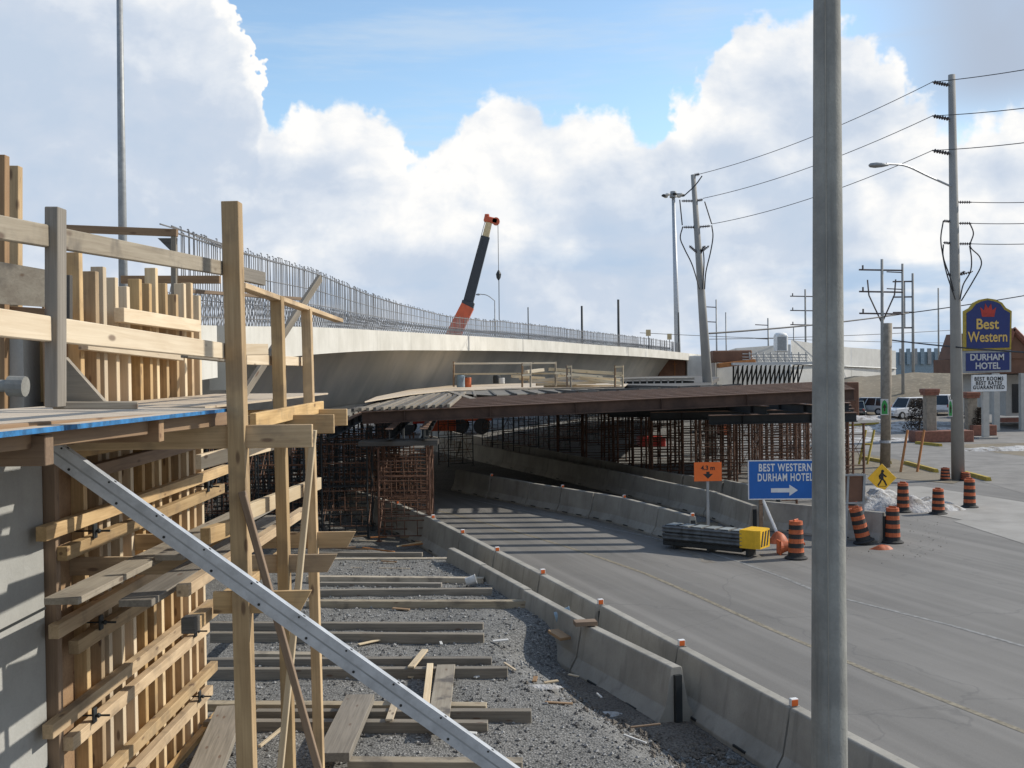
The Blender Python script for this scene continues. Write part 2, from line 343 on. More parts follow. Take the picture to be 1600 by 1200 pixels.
sheet('gravel_apron', [(-30, -10), (8.9, -6)]+[(x-.02, y) for x, y in LB[1:]]+[(-40, 60), (-60, 20)], -.002, 'gravel')
def lbx(y):
    for (x0, y0), (x1, y1) in zip(LB, LB[1:]):
        if y0 <= y <= y1: return x0+(x1-x0)*(y-y0)/(y1-y0)
    return LB[-1][0]
def sst(t): t = max(0., min(1., t)); return t*t*(3-2*t)
def hg(x, y):
    a, c = V((.95, 17.35)), V((5.2, 6.)); d_ = c-a; t = max(0, min(1, (V((x, y))-a).dot(d_)/d_.dot(d_))); q_ = a+d_*t; ds = (V((x, y))-q_).length
    if x > q_.x: ds = 0
    h_ = .5*sst((ds-.25)/1.3)*sst((27.5-y)/2.5)*sst((lbx(y)-.62-x)/.12 if y > 17.3 else 1.)
    h_ += (.035*mnoise.noise(V((x*.9, y*.9, 2)))+.02*mnoise.noise(V((x*3, y*3, 5))))*sst((lbx(y)-.5-x)/.4)
    return max(h_, -.004)+.004
b = MB(); nx, ny = 78, 130; gv = [[b.bm.verts.new((x_, y_, hg(x_, y_))) for x_ in [(-4.6+i*(lbx(y_)-.31+4.6)/nx) for i in range(nx+1)]] for y_ in [4+j*.185 for j in range(ny+1)]]
for j in range(ny):
    for i in range(nx): b.bm.faces.new((gv[j][i], gv[j][i+1], gv[j+1][i+1], gv[j+1][i]))
struct(b.build('gravel_yard', 'gravel', None, None, True))
def near(p, q, t): return (p[0]+(q[0]-p[0])*t, p[1]+(q[1]-p[1])*t)
YL = [near(a, b_, .5) for a, b_ in zip(LB, RB)]
YP = [(7.9, 9), (6.75, 14.2), (5.7, 17.0), (4.75, 20), (3.95, 22.8), (3.1, 25.6), (2.3, 27.6), (1.3, 29.9), (0, 32.6), (-2.3, 37), (-5.5, 42), (-10, 47.5)]
def line(name, P, w_, mat, z=.008):
    L, Rr = [], []
    for i, p in enumerate(P):
        a, c = V(P[max(0, i-1)]), V(P[min(len(P)-1, i+1)]); n = (c-a).normalized(); n = V((-n.y, n.x)); q = V(p)
        L.append((*(q+n*w_/2), z)); Rr.append((*(q-n*w_/2), z))
    b = MB(); b.strip(L, Rr); return struct(b.build(name, mat))
plain('worn_yellow', (.29, .25, .18), .8, 0., .3, 9.); plain('worn_white', (.30, .295, .28), .8, 0., .3, 9.)
line('centre_line', YP, .11, 'worn_yellow')
WP = [G(1280, 926), G(1225, 903), G(1160, 880), G(1090, 858), G(1010, 838), G(900, 815)]
line('edge_line', [(9.2, 17.5), (8.1, 20.2)]+[(p.x, p.y) for p in WP]+[(-3.6, 44)], .1, 'worn_white')
plain('road_dust', (.235, .21, .175), .95, 0., .25, 5.)
def ragged(name, P, w0, side, mat, z, seed):
    rg = random.Random(seed); L_, R_ = [], []; Q = catmull_([V((x, y, 0)) for x, y in P], 14)
    for i, p in enumerate(Q):
        a, c = Q[max(0, i-1)], Q[min(len(Q)-1, i+1)]; n = (c-a).normalized(); n = V((n.y, -n.x, 0))*side; w_ = w0*(.35+.9*abs(mnoise.noise(V((i*.35, seed, 0))))+.3*rg.random())
        L_.append(p+n*.28+V((0, 0, z))); R_.append(p+n*(.28+w_)+V((0, 0, z)))
    b = MB(); b.strip(L_, R_); return struct(b.build(name, mat))
def catmull_(P, n):
    out = []; Q = [P[0]*2-P[1]]+P+[P[-1]*2-P[-2]]
    for i in range(1, len(Q)-2):
        for k in range(n):
            t = k/n; a, b_, c, d = Q[i-1:i+3]; out.append(.5*((2*b_)+(c-a)*t+(2*a-5*b_+4*c-d)*t*t+(3*b_-a-3*c+d)*t**3))
    return out+[P[-1]]
ragged('road_dust', LB[2:12], .26, 1, 'road_dust', .0065, 3)
ragged('road_dust', [(5.3, 27.0), (4.9, 28.9), (4.1, 31.8), (3.1, 34.4), (1.2, 37.8)], .35, -1, 'road_dust', .0065, 5)
LOT = [(15.98, -6), (14.48, 0), (12.98, 5), (11.98, 9), (10.38, 13), (9.38, 16.5), (8.38, 19.5), (7.58, 22.5), (6.58, 25.5), (5.88, 27.5)]
sheet('construction_yard', [(-60, 45), (30, 30), (32, 111), (-60, 111)], -.006, 'gravel')
sheet('parking_lot', LOT+[(5.3, 29.2), (9, 45), (14, 62), (30, 112), (120, 112), (120, -6)], 0., 'asphalt')
plain('light_asphalt', (.25, .235, .215), .9, 0., .18, .8)
q = lambda *a: [tuple(G(px, py))[:2] for px, py in a]
sheet('driveway', q((1325, 665), (1325, 700), (1400, 712), (1480, 740), (1550, 757), (1700, 800), (1900, 800), (1900, 690), (1600, 672), (1450, 660)), .006, 'light_asphalt')
sheet('sidewalk', q((1490, 815), (1560, 800), (1700, 815), (1700, 860), (1600, 850)), .008, 'paved_concrete')
sheet('path', q((1325, 760), (1440, 760), (1600, 785), (1800, 830), (1500, 812), (1440, 800)), .01, 'paved_concrete')
sheet('verge', q((1325, 705), (1400, 718), (1500, 752), (1490, 756), (1420, 750), (1325, 738)), .012, 'dry_grass')
sheet('grass_strip', q((1480, 695), (1700, 690), (1700, 725), (1560, 708)), .012, 'dry_grass')
# dirt beside the barrier
def blob(name, px, py, rx, ry, z, h, mat, seed, label=None, cat=None, n=26, kind=None, Yrot=0.):
    c = G(px, py) if py is not None else V(px); b = MB(); rng = random.Random(seed); N = n; rings = []
    grid = []
    for j in range(9):
        t = j/8; ring = []
        for i in range(N):
            a = 2*math.pi*i/N; k = 1+.28*mnoise.noise(V((math.cos(a)*1.3+seed, math.sin(a)*1.3, seed*.7)))+.08*mnoise.noise(V((math.cos(a)*5, math.sin(a)*5+seed, 0)))
            x_, y_ = rx*k*(1-t)*math.cos(a), ry*k*(1-t)*math.sin(a)
            hz = h*(1-(1-t)**2)*(.75+.5*mnoise.noise(V((x_*1.7+seed, y_*1.7, 1))))+ (.12*h*mnoise.noise(V((x_*6, y_*6+seed, 1))) if 0 < j else 0)
            ring.append(V((x_*math.cos(Yrot)-y_*math.sin(Yrot), x_*math.sin(Yrot)+y_*math.cos(Yrot), hz)))
        rings.append(ring)
    b.loft(rings[:-1]+[[v*.02+V((0, 0, rings[-2][0].z)) for v in rings[-2]]], caps=False)
    o = b.build(name, mat, None, M4.Translation((c.x, c.y, z)), True)
    if label: tag(o, label, cat)
    if kind: o['kind'] = kind
    return o
blob('dirt', 985, 1110, .75, 2.2, .002, .10, 'dirt', 3, kind='structure', Yrot=R(20))
# loose stones, one uncountable mass
def stones(name, n, area, rmin, rmax, mat, seed):
    rng = random.Random(seed); vs, fs = [], []
    base = [(1, 0, 0), (0, 1, 0), (-1, 0, 0), (0, -1, 0), (0, 0, 1), (0, 0, -1)]; tri = [(0, 1, 4), (1, 2, 4), (2, 3, 4), (3, 0, 4), (1, 0, 5), (2, 1, 5), (3, 2, 5), (0, 3, 5)]
    for k in range(n):
        x_, y_ = area(rng); r = rmin+(rmax-rmin)*rng.random()**3; a = rng.random()*6.28; o = len(vs)
        for p in base:
            px_, py_, pz_ = [c*r*(.6+.6*rng.random()) for c in p]
            vs.append((x_+px_*math.cos(a)-py_*math.sin(a), y_+px_*math.sin(a)+py_*math.cos(a), pz_*.7+r*.3+(hg(x_, y_) if x_ < lbx(y_) else .004)))
        fs += [(t[0]+o, t[1]+o, t[2]+o) for t in tri]
    me = bpy.data.meshes.new(name); me.from_pydata(vs, [], fs); me.materials.append(MATS[mat]); o = link(name, me); o['kind'] = 'stuff'; return o
def area_g(rng):
    while 1:
        y = 6+22*rng.random()**1.3; x_ = -4+rng.random()*10
        if x_ < lbx(y)-.5 and abs(x_) < y*.5: return x_, y
plain('stone_light', (.38, .375, .36), .9, 0., .25, 20.); plain('stone_dark', (.14, .135, .13), .9, 0., .25, 20.)
def area_r(rng):
    while 1:
        if rng.random() < .75: y = 8+22*rng.random(); return lbx(y)+.36+abs(rng.gauss(0, .16)), y
        p = G(1150+rng.random()*330, 872-rng.random()*70+rng.gauss(0, 6)); return p.x, p.y
tag(stones('road_grit', 2200, area_r, .006, .022, 'road_dust', 9), 'grit and small stones strewn along the road edges', 'grit')
tag(stones('gravel_stones', 9000, area_g, .012, .04, 'stone_light', 1), 'loose light crushed stone over the gravel yard', 'gravel')
def area_d(rng):
    while 1:
        t = rng.random(); x_ = 1.2+t*3.6+rng.gauss(0, .42); y_ = 16.2-t*8.2+rng.gauss(0, .5)
        if x_ < lbx(y_)-.42: return x_, y_
tag(stones('dirt_clods', 2600, area_d, .012, .07, 'dirt', 3), 'brown dirt clods strewn beside the loose barrier', 'dirt')
tag(stones('gravel_stones', 7000, area_g, .012, .04, 'stone_dark', 2), 'loose dark crushed stone over the gravel yard', 'gravel')
# ------------------------------------------------------------------ barriers
def jersey_mesh(L, top_mat='barrier_concrete', h=.82):
    pr = [(-.3, 0), (.3, 0), (.3, .07), (.17, .26), (.085, h-.02), (.07, h), (-.07, h), (-.085, h-.02), (-.17, .26), (-.3, .07)]
    b = MB(); b.prism([(.03, y_, z_) for y_, z_ in pr], (L-.06, 0, 0)); bmesh.ops.bevel(b.bm, geom=[e for e in b.bm.edges], offset=.008, segments=1, affect='EDGES'); return b
def barrier(p0, p1, label, group, marker=None, h=.82, paint=False):
    p0, p1 = V((*p0, 0)), V((*p1, 0)); m, L = frame(p0, p1); jr = random.Random(int(p0.x*100+p0.y*10)); m = m @ M4.Rotation(R(jr.uniform(-.6, .6)), 4, 'Z') @ M4.Rotation(R(jr.uniform(-.25, .25)), 4, 'Y') @ M4.Translation((0, jr.uniform(-.02, .02), 0))
    t = bpy.data.objects.new('concrete_barrier', None); COL.objects.link(t); t.matrix_world = m; tag(t, label, 'barrier', group); t.empty_display_size = .2
    jersey_mesh(L, h=h).build('barrier_body', 'barrier_concrete', t)
    b = MB(); b.box((.0, 0, h*.47), (.062, .10, h*.8)); b.build('end_keyway', 'dark_steel', t)
    b = MB(); b.box((L*.28, -.25, .075), (.3, .12, .03)); b.box((L*.72, -.25, .075), (.3, .12, .03)); b.box((L*.28, .25, .075), (.3, .12, .03)); b.box((L*.72, .25, .075), (.3, .12, .03))
    b.build('drain_slot', 'dark_steel', t)
    if marker:
        b = MB(); b.box((.06, 0, h+.045), (.06, .10, .09), None, .008); r = b.build('reflector', 'white_paint', t)
        b = MB(); b.box((.06, 0, h+.04), (.068, .085, .072)); b.build('reflector_lens', 'orange_sign', r)
    if paint:
        b = MB()
        for k in range(7): b.box((L*.6+random.uniform(-.2, .2), -.13, .42+random.uniform(-.12, .12)), (random.uniform(.03, .12), .01, random.uniform(.03, .09)), M4.Rotation(R(6), 3, 'X'))
        b.build('paint_mark', 'orange_rust', t)
    return t
pts = LB[1:14]
for i, (a, c) in enumerate(zip(pts, pts[1:])):
    barrier(a, c, '%s concrete barrier from the camera along the left edge of the road' % ordn(i), 'barriers along the left edge of the road', True, paint=(i in (3, 5)))
FB = [(2.22, 14.75), (1.17, 17.45), (.25, 20.1), (-.64, 22.7), (-1.44, 24.9)]
for i, (a, c) in enumerate(zip(FB, FB[1:])):
    barrier(a, c, ['loose barrier standing nearest the camera with its open end on dirt', 'loose barrier second from the open end, wood block on its joint', 'loose barrier third from the open end beside gravel', 'last loose barrier beside the timbers before the falsework'][i], 'loose barriers inside the left row', h=.8)
p = A(912, 968, 17.2); tag(bar('wood_block', (p.x-.15, p.y, .84), (p.x+.2, p.y+.05, .84), .2, .07, 'brown_timber'), 'small brown wood block lying across a loose barrier joint', 'block')
def P2(*a): return [tuple(G(px, py, .82))[:2] for px, py in a]
RA = P2((1084, 807), (1033, 792), (976, 778), (930, 770), (880, 762), (830, 754), (770, 744), (715, 734))
for i, (a, c) in enumerate(zip(RA, RA[1:])): barrier(a, c, '%s barrier from the crash cushion in the row nearest the road' % ordn(i), 'barriers along the right edge of the road', i % 2 == 0, paint=i in (0, 1))
RBB = P2((1180, 790), (1111, 767), (1020, 748), (940, 732), (860, 716), (790, 703), (720, 690), (668, 680))
for i, (a, c) in enumerate(zip(RBB, RBB[1:])): barrier(a, c, '%s barrier from its near end in the middle row under the beams' % ordn(i), 'middle row of barriers on the right', False, paint=i in (0, 1))
RC = P2((1215, 766), (1132, 750), (1070, 742), (1010, 733), (950, 721), (890, 710), (830, 699), (770, 687), (710, 675), (660, 667))
for i, (a, c) in enumerate(zip(RC, RC[1:])): barrier(a, c, '%s barrier from its near end in the far row before the shoring' % ordn(i), 'far row of barriers before the shoring', False)
barrier((10.15, 29.7), (7.5, 32.4), 'barrier standing crosswise behind the big blue sign', 'cross barriers at the driveway')
# ------------------------------------------------------------------ bridge
BR = [(-5.25, 13.0, 5.55), (-5.5, 17.5, 5.68), (-5.56, 22, 5.82), (-5.47, 31, 6.13), (-4.85, 42, 6.40), (-3.06, 52, 6.54), (-.65, 63, 6.66), (2.3, 73, 6.70), (6.5, 86, 6.66), (11.5, 98, 6.54), (17, 113, 6.36), (22.6, 128, 6.12)]
def catmull(P, n):
    out = []; P = [V(p) for p in P]; Q = [P[0]*2-P[1]]+P+[P[-1]*2-P[-2]]
    for i in range(1, len(Q)-2):
        for k in range(n):
            t = k/n; a, b_, c, d = Q[i-1:i+3]
            out.append(.5*((2*b_)+(c-a)*t+(2*a-5*b_+4*c-d)*t*t+(3*b_-a-3*c+d)*t**3))
    return out+[P[-1]]
EDGE = catmull(BR, 8)
def normal(i, P=EDGE):
    a, c = P[max(0, i-1)], P[min(len(P)-1, i+1)]; d = (c-a); return V((-d.y, d.x, 0)).normalized()       # to the left (into the deck)
bridge = thing('bridge', 'long curved concrete box girder bridge with rebar standing on its edge', 'bridge', (-5.5, 22, 0))
BI = bridge.matrix_world.inverted()
def brpart(name, profile, mat, i0=0, i1=None, hfun=None):
    rings = []
    for i in range(i0, (i1 or len(EDGE)-1)+1):
        n = normal(i); rings.append([EDGE[i]+n*u+V((0, 0, v)) for u, v in (profile(i) if callable(profile) else profile)])
    b = MB(); b.loft(rings); return b.build(name, mat, bridge, BI)
W = 13.
def zb(i): return 3.34+max(0, (EDGE[i].y-45))*.006
i22 = 16
brpart('deck', lambda i: [(.34, 0), (W, .05), (W, -.35), (2.2, -.66), (.34, -.5)], 'girder_concrete')
def fas(i): hh = .76 if EDGE[i].y > 21.8 else 1.25; return [(0, 0), (.338, .004), (.338, -.5 if hh < 1 else -hh), (.3, -hh), (0, -hh)]
brpart('fascia', fas, 'fascia_concrete', i22-1); 
brpart('fascia', lambda i: [(0, 0), (.338, .004), (.338, -.98), (0, -.98)], 'fascia_concrete', 0, i22-2)
brpart('girder_web', lambda i: [(2.1, -.60), (3.1, -.62), (4.4, zb(i)-EDGE[i].z), (3.45, zb(i)-EDGE[i].z)], 'girder_concrete', i22-1)
brpart('girder_web', lambda i: [(9.9, -.60), (11, -.50), (10.2, zb(i)-EDGE[i].z), (9.2, zb(i)-EDGE[i].z)], 'girder_concrete', i22-1)
brpart('girder_soffit', lambda i: [(3.5, zb(i)-EDGE[i].z-.003), (10.1, zb(i)-EDGE[i].z-.003), (10.1, zb(i)-EDGE[i].z-.2), (3.5, zb(i)-EDGE[i].z-.2)], 'girder_concrete', i22-1)
n0 = normal(i22-1); e0 = EDGE[i22-1]; b = MB()
b.prism([e0+n0*1.5+V((0, -.01, -.6)), e0+n0*10.9+V((0, -.01, -.5)), e0+n0*10+V((0, -.01, 3.5-e0.z)), e0+n0*2.5+V((0, -.01, 3.5-e0.z))], (0, -.3, 0)); b.build('end_diaphragm', 'girder_concrete', bridge, BI)
# joint lines in the fascia
for i in (52, 70):
    n = normal(i); e_ = EDGE[i]; b = MB(); b.box(e_-n*.004+V((0, 0, -.38)), (.012, .05, .76), M4.Rotation(math.atan2(n.y, n.x), 3, 'Z')); b.build('joint', 'dark_steel', bridge, BI)
# rebar cage along the edge
dist = [0.]
for a, c in zip(EDGE, EDGE[1:]): dist.append(dist[-1]+(c-a).length)
def at(s):
    for i in range(len(EDGE)-1):
        if dist[i+1] >= s: t = (s-dist[i])/(dist[i+1]-dist[i]); return EDGE[i].lerp(EDGE[i+1], t), normal(i).lerp(normal(i+1), t)
    return EDGE[-1], normal(len(EDGE)-1)
def rh(y): return 1.62 if y < 31 else max(.92, 1.62-(y-31)*.033) if y < 62 else 1.0
rng = random.Random(4); s = 5.4; k = 0; rest = MB(); S1 = 88.
rungs = []
while s < S1+18:
    p, n = at(s); h = rh(p.y)+rng.uniform(-.05, .07); r = .0105+max(0, p.y-30)*.00012
    lean = V((rng.uniform(-.02, .02), rng.uniform(-.03, .03), 0))
    if s > S1 and rng.random() < .45: s += .3; continue
    b_ = MB() if k < 100 else rest; a0 = p+n*.12; a1 = a0+V((0, 0, h))+lean
    b_.path([a0, a1, a1+n*.03], r, 4)
    if k < 100: b_.build('rebar', 'rebar_steel', bridge, BI)
    k += 1; s += .155 if p.y < 45 else .19
rest.build('rebar_mesh', 'rebar_steel', bridge, BI)['kind'] = 'stuff'
b = MB(); s = 5.4
while s < S1+15:                                           # inner slanted stirrups
    p, n = at(s); h = rh(p.y)*.42; r = .010+max(0, p.y-30)*.00011
    b.path([p+n*.14, p+n*.36+V((0, 0, h))+V((0, .22, 0)), p+n*.5+V((0, .25, .02))], r, 3)
    if int(s*5) % 2: b.path([p+n*.75, p+n*.55+V((0, -.1, h*.9)), p+n*.2+V((0, 0, h*.55))], r, 3)
    s += .31 if p.y < 45 else .4
o = b.build('stirrup_mesh', 'rebar_steel', bridge, BI); o['kind'] = 'stuff'
for frac, off in ((.95, .09), (.66, .1), (.40, .11), (.30, .34), (.10, .13), (.97, .15)):
    b = MB(); pp = []; s = 5.3
    while s < S1+16: p, n = at(s); pp.append(p+n*off+V((0, 0, rh(p.y)*frac+rng.uniform(-.012, .012)))); s += 1.5
    b.path(pp, .011+.004*(frac > .9), 4); b.build('longitudinal_bar', 'rebar_steel', bridge, BI)
b = MB(); a0 = A(250, 350, 18.5); b.path([a0, A(310, 368, 20.), A(380, 392, 22.6)], .014, 5); b.build('longitudinal_bar', 'rebar_steel', bridge, BI)
b = MB(); b.path([A(268, 353, 18.6), A(315, 372, 20.), A(400, 402, 23)], .014, 5); b.build('longitudinal_bar', 'rebar_steel', bridge, BI)
# abutment, pier and far retaining wall
b = MB(); b.box((-15, 19.5, 1.75), (11, 2.4, 3.45)); tag(b.build('abutment', 'wall_concrete'), 'shaded concrete abutment under the left end of the bridge', 'abutment')
b = MB(); b.box((-26, 62, 2.4), (1.2, 80, 4.9)); tag(b.build('retaining_wall', 'wall_concrete'), 'dark concrete wall far back under the bridge', 'wall')
pr = thing('bridge_pier', 'white concrete pier at the far end of the bridge behind the leaning pole', 'pier', (20.6, 121, 0))
b = MB(); b.box((.3, 0, 3.0), (3.2, 2.4, 6.0), None, .05); b.build('pier_wall', 'far_concrete', pr)
b = MB(); b.box((-2.85, -.2, 3.9), (2.9, 1.2, 3.3), None, .02); b.build('form_panel', 'brown_panel', pr)
b = MB(); b.box((-2.6, -.84, 4.0), (.06, .06, 2.8)); b.box((-2.6, -.84, 5.1), (.5, .06, .06)); b.build('waler', 'orange_rust', pr)
fw = thing('retaining_wall', 'long white precast retaining wall beyond the far bridge end', 'wall', (38, 128, 0))
def seg(x0, x1, y0, y1, z0a, z0b, z1a, z1b, mat, th=.6, nm='wall_panel', par=None):
    b = MB(); b.loft([[V((x0, y0, z0a)), V((x0, y0, z1a)), V((x0+th*.3, y0+th, z1a)), V((x0+th*.3, y0+th, z0a))], [V((x1, y1, z0b)), V((x1, y1, z1b)), V((x1+th*.3, y1+th, z1b)), V((x1+th*.3, y1+th, z0b))]])
    return b.build(nm, mat, par, par.matrix_world.inverted() if par else None)
tp = [A(1120, 553, 122), A(1150, 544, 123), A(1235, 538, 126), A(1236, 531, 126), A(1275, 537, 129), A(1330, 543, 134), A(1376, 546, 138), A(1400, 548, 140)]
for i, (a, c) in enumerate(zip(tp, tp[1:])):
    if c.x-a.x < .5: continue
    seg(a.x, c.x-.03, a.y, c.y, 0, 0, a.z, c.z, 'far_concrete', 1., 'wall_panel', fw)
b = MB(); b.path([A(1240, 569, 125.9)-V((0, .05, 0)), A(1330, 573, 133.8), A(1400, 576, 139.8)], .1, 4); b.build('ledge', 'grey_metal', fw, fw.matrix_world.inverted())
# bracket formwork on the far wall
wf = thing('bracket_formwork', 'row of slanting steel brackets carrying formwork on the far white wall', 'formwork', (28, 119, 0)); WI = wf.matrix_world.inverted()
for i in range(15):
    x_ = 1146+i*7.2; b = MB(); a0 = A(x_, 602, 118.5); a1 = A(x_, 572, 118.5); a2 = A(x_+8, 571, 116.5)
    b.path([a0, a1], .10, 4); b.path([a0+V((0, -.1, .3)), a2], .08, 4); b.build('bracket', 'dark_steel', wf, WI)
b = MB(); b.box((A(1203, 568, 117)), (8.6, 3.0, .28)); b.build('platform', 'dirty_white', wf, WI)
for i in range(9): b = MB(); x_ = 1172+i*11; b.path([A(x_, 566, 116.5), A(x_-1, 550, 116.5)], .07, 4); b.build('guard_post', 'grey_metal', wf, WI); b = MB(); b.path([A(x_, 552, 117.5), A(x_+9, 566, 117.5)], .05, 4); b.build('brace', 'grey_metal', wf, WI)
for yy in (553, 558, 562): b = MB(); b.path([A(1160, yy, 116.6), A(1262, yy+1, 116.6)], .05, 4); b.build('guard_rail', 'grey_metal', wf, WI)
b = MB(); b.box(A(1142, 557, 118), (4.2, 2., 1.3), None, .1); b.build('form_box', 'brown_panel', wf, WI)
b = MB(); b.box(A(1150, 568, 117), (4., 1.4, .5), M4.Rotation(R(-6), 3, 'Y'), .05); b.build('walkway', 'orange_rust', wf, WI)
tk = thing('portable_toilet', 'white portable toilet cabin with domed roof on the far wall', 'toilet', A(1220, 550, 122))
b = MB(); b.box((0, 0, .95), (1.35, 1.3, 1.9), None, .12); b.build('cabin', 'white_paint', tk); b = MB(); b.ball((0, 0, 1.9), .72, 3, (1, 1, .45)); b.build('roof', 'white_paint', tk, None, True)
b = MB(); b.box((-.05, -.67, .95), (.95, .03, 1.5)); b.build('door', 'grey_metal', tk)
# ------------------------------------------------------------------ falsework beams and deck
def ibeam(p0, p1, d, bf, tf, label, group, nm='steel_beam', mat='beam_steel'):
    m, L = frame(p0, p1); b = MB(); b.box((L/2, 0, 0), (L, .016, d-tf*2+.002)); t = bpy.data.objects.new(nm, None); COL.objects.link(t); t.matrix_world = m; tag(t, label, 'beam', group)
    b.build('beam_web', mat, t)
    for s_ in (1, -1): b = MB(); b.box((L/2, 0, s_*(d/2-tf/2)), (L, bf, tf)); b.build('flange', 'lit_flange' if s_ > 0 else mat, t)  # top flange painted paler, so its sunlit look sits in the colour
    b = MB()
    for k in range(int(L/2.4)): b.box((1.2+k*2.4, 0, 0), (.014, bf*.95, d-tf*2))
    b.build('stiffener', mat, t); return t
for i in range(8):
    Y = 30.5+i*1.12; l = A(566+i*2, 654-i*3.1, Y); r = A(1334-i*4, 612-i*1.2, Y); l.z = 3.56+i*.004; r.z = 4.03+i*.013
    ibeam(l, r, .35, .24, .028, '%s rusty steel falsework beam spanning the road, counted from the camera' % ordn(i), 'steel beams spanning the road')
# deck: joists over the left part, ply on top
for i in range(14):
    x_ = -4.45+i*.205; zz = 3.785+.032*(x_+4.3)
    tag(bar('joist', (x_, 30.3+.04*(i % 3), zz), (x_-.1, 43.5, zz+.07), .085, .10, 'grey_timber' if i % 3 else 'dark_timber'), '%s joist from the left in the close set over the left end of the beams' % ordn(i), 'joist', 'close set joists over the left end of the beams')
for i in range(14):
    x_ = -1.3+i*.72; zz = 3.80+.032*(x_+4.3)
    tag(bar('joist', (x_, 38.3+.1*(i % 3), zz), (x_-.4, 47.5, min(zz+.03, 3.90)), .09, .10, 'dark_timber' if i % 3 else 'grey_timber'), '%s joist from the left among those set back behind the beams' % ordn(i), 'joist', 'joists set back behind the beams')
tag(bar('plank', A(703, 612, 41.5), A(782, 637, 34.2), .24, .05, 'grey_timber'), 'grey plank lying askew over the beams where the close joists end', 'plank')
ZP = 3.95
ply = [tuple(G(*p, ZP))[:2] for p in ((570, 629), (640, 617.5), (700, 611), (760, 609), (860, 607), (976, 604.5), (985, 597.5), (900, 598.5), (800, 600), (700, 603.5), (640, 610), (588, 621))]
b = MB(); b.prism([(x_, y_, ZP) for x_, y_ in ply], (0, 0, .03)); tag(b.build('plywood_deck', 'plywood'), 'sunlit plywood deck lying over the falsework at the foot of the girder', 'plywood deck')
gp = [tuple(G(*p, ZP-.06))[:2] for p in ((700, 615), (770, 619), (880, 614), (976, 609.5), (976, 606.5), (860, 609), (760, 611), (700, 612.5))]
b = MB(); b.prism([(x_, y_, ZP-.06) for x_, y_ in gp], (0, 0, .03)); tag(b.build('plywood_sheets', 'worn_plywood'), 'grey weathered plywood sheets along the front edge of the sunlit deck', 'plywood')
shade_sheet = [(-4.6, 39.4), (8.6, 39.8), (9.4, 49.5), (7.5, 49.8), (3.6, 60), (-1.2, 60), (-4.4, 47)]  # outline of an added dark sheet that keeps sun off the road
b = MB(); b.prism([(x_, y_, 3.60) for x_, y_ in shade_sheet], (0, 0, .05)); tag(b.build('form_or_shade_deck', 'dark_timber'), 'dark sheet added behind the steel beams to shade the road below', 'form deck')
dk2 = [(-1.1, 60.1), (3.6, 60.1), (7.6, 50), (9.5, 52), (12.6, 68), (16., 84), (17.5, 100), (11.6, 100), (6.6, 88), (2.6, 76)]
b = MB(); b.prism([(x_, y_, 3.72) for x_, y_ in dk2], (0, 0, .25)); tag(b.build('form_or_shade_deck', 'dark_timber'), 'dark soffit form deck stretching back beside the girder', 'form deck')
rng = random.Random(11)
for i, (a, c, th_) in enumerate([((800, 588), (850, 591), .12), ((858, 577), (970, 584), .14), ((872, 588), (968, 594), .16), ((826, 596), (905, 589), .13), ((886, 599), (966, 596), .12), ((838, 601), (930, 598), .12), ((868, 583), (940, 589), .1), ((905, 591), (972, 599), .14), ((812, 592), (900, 600), .10), ((850, 604), (968, 603), .12), ((822, 581), (848, 578), .14)]):
    Y = 50+rng.uniform(-1., 1.2); tag(bar('plank', A(*a, Y), A(*c, Y+.6), .24, th_, 'lumber'), 'pale plank in the lumber heap on the plywood deck, %s from the top' % ordn(i), 'plank', 'lumber heap on the plywood deck')
def rail_frame(px0, px1, ytop, ybot, Y, label):
    t = thing('guard_frame', label, 'guard frame', A(px0, ybot, Y)); I = t.matrix_world.inverted()
    for px_ in (px0, px1): b = MB(); b.tube(A(px_, ybot, Y), A(px_, ytop, Y), .045, .045, 6); b.build('post', 'brown_timber' if px_ == px0 else 'weathered_timber', t, I)
    for q_ in (.08, .5): bb = bar('rail', A(px0, ytop+(ybot-ytop)*q_, Y-.05), A(px1, ytop+(ybot-ytop)*q_-1, Y-.05), .04, .08, 'lumber', t)
rail_frame(709, 868, 565, 604, 50, 'long low guard rail at the left end of the plywood deck')
rail_frame(816, 829, 568, 605, 49, 'short guard frame left of the lumber heap'); rail_frame(886, 892, 571, 605, 48.6, 'narrow guard frame in the middle of the lumber heap')
rail_frame(961, 973, 571, 605, 48.4, 'dark guard frame at the right end of the lumber heap'); 
def drum(px, py, Y, r, h, mat, label):
    t = thing('drum', label, 'drum', A(px, py, Y)); b = MB(); b.lathe([(r*.95, 0), (r, .03), (r, h*.32), (r*1.04, h*.34), (r, h*.36), (r, h*.65), (r*1.04, h*.67), (r, h*.69), (r, h-.02), (r*.93, h)]); b.build('shell', mat, t, None, False)
    b = MB(); b.lathe([(r*.9, h-.005), (r*.9, h+.012), (r*.1, h+.015)]); b.build('lid', 'dark_steel', t)
drum(720, 605, 50, .19, .55, 'faded_blue', 'blue drum on the plywood deck by the girder'); drum(731.5, 605, 49.6, .15, .44, 'orange_plastic', 'orange drum beside the blue one on the plywood deck'); drum(776, 599, 56, .19, .4, 'dark_steel', 'small dark bucket on the plywood deck'); drum(784, 599.5, 55.5, .15, .3, 'dirty_white', 'small white bucket on the plywood deck')
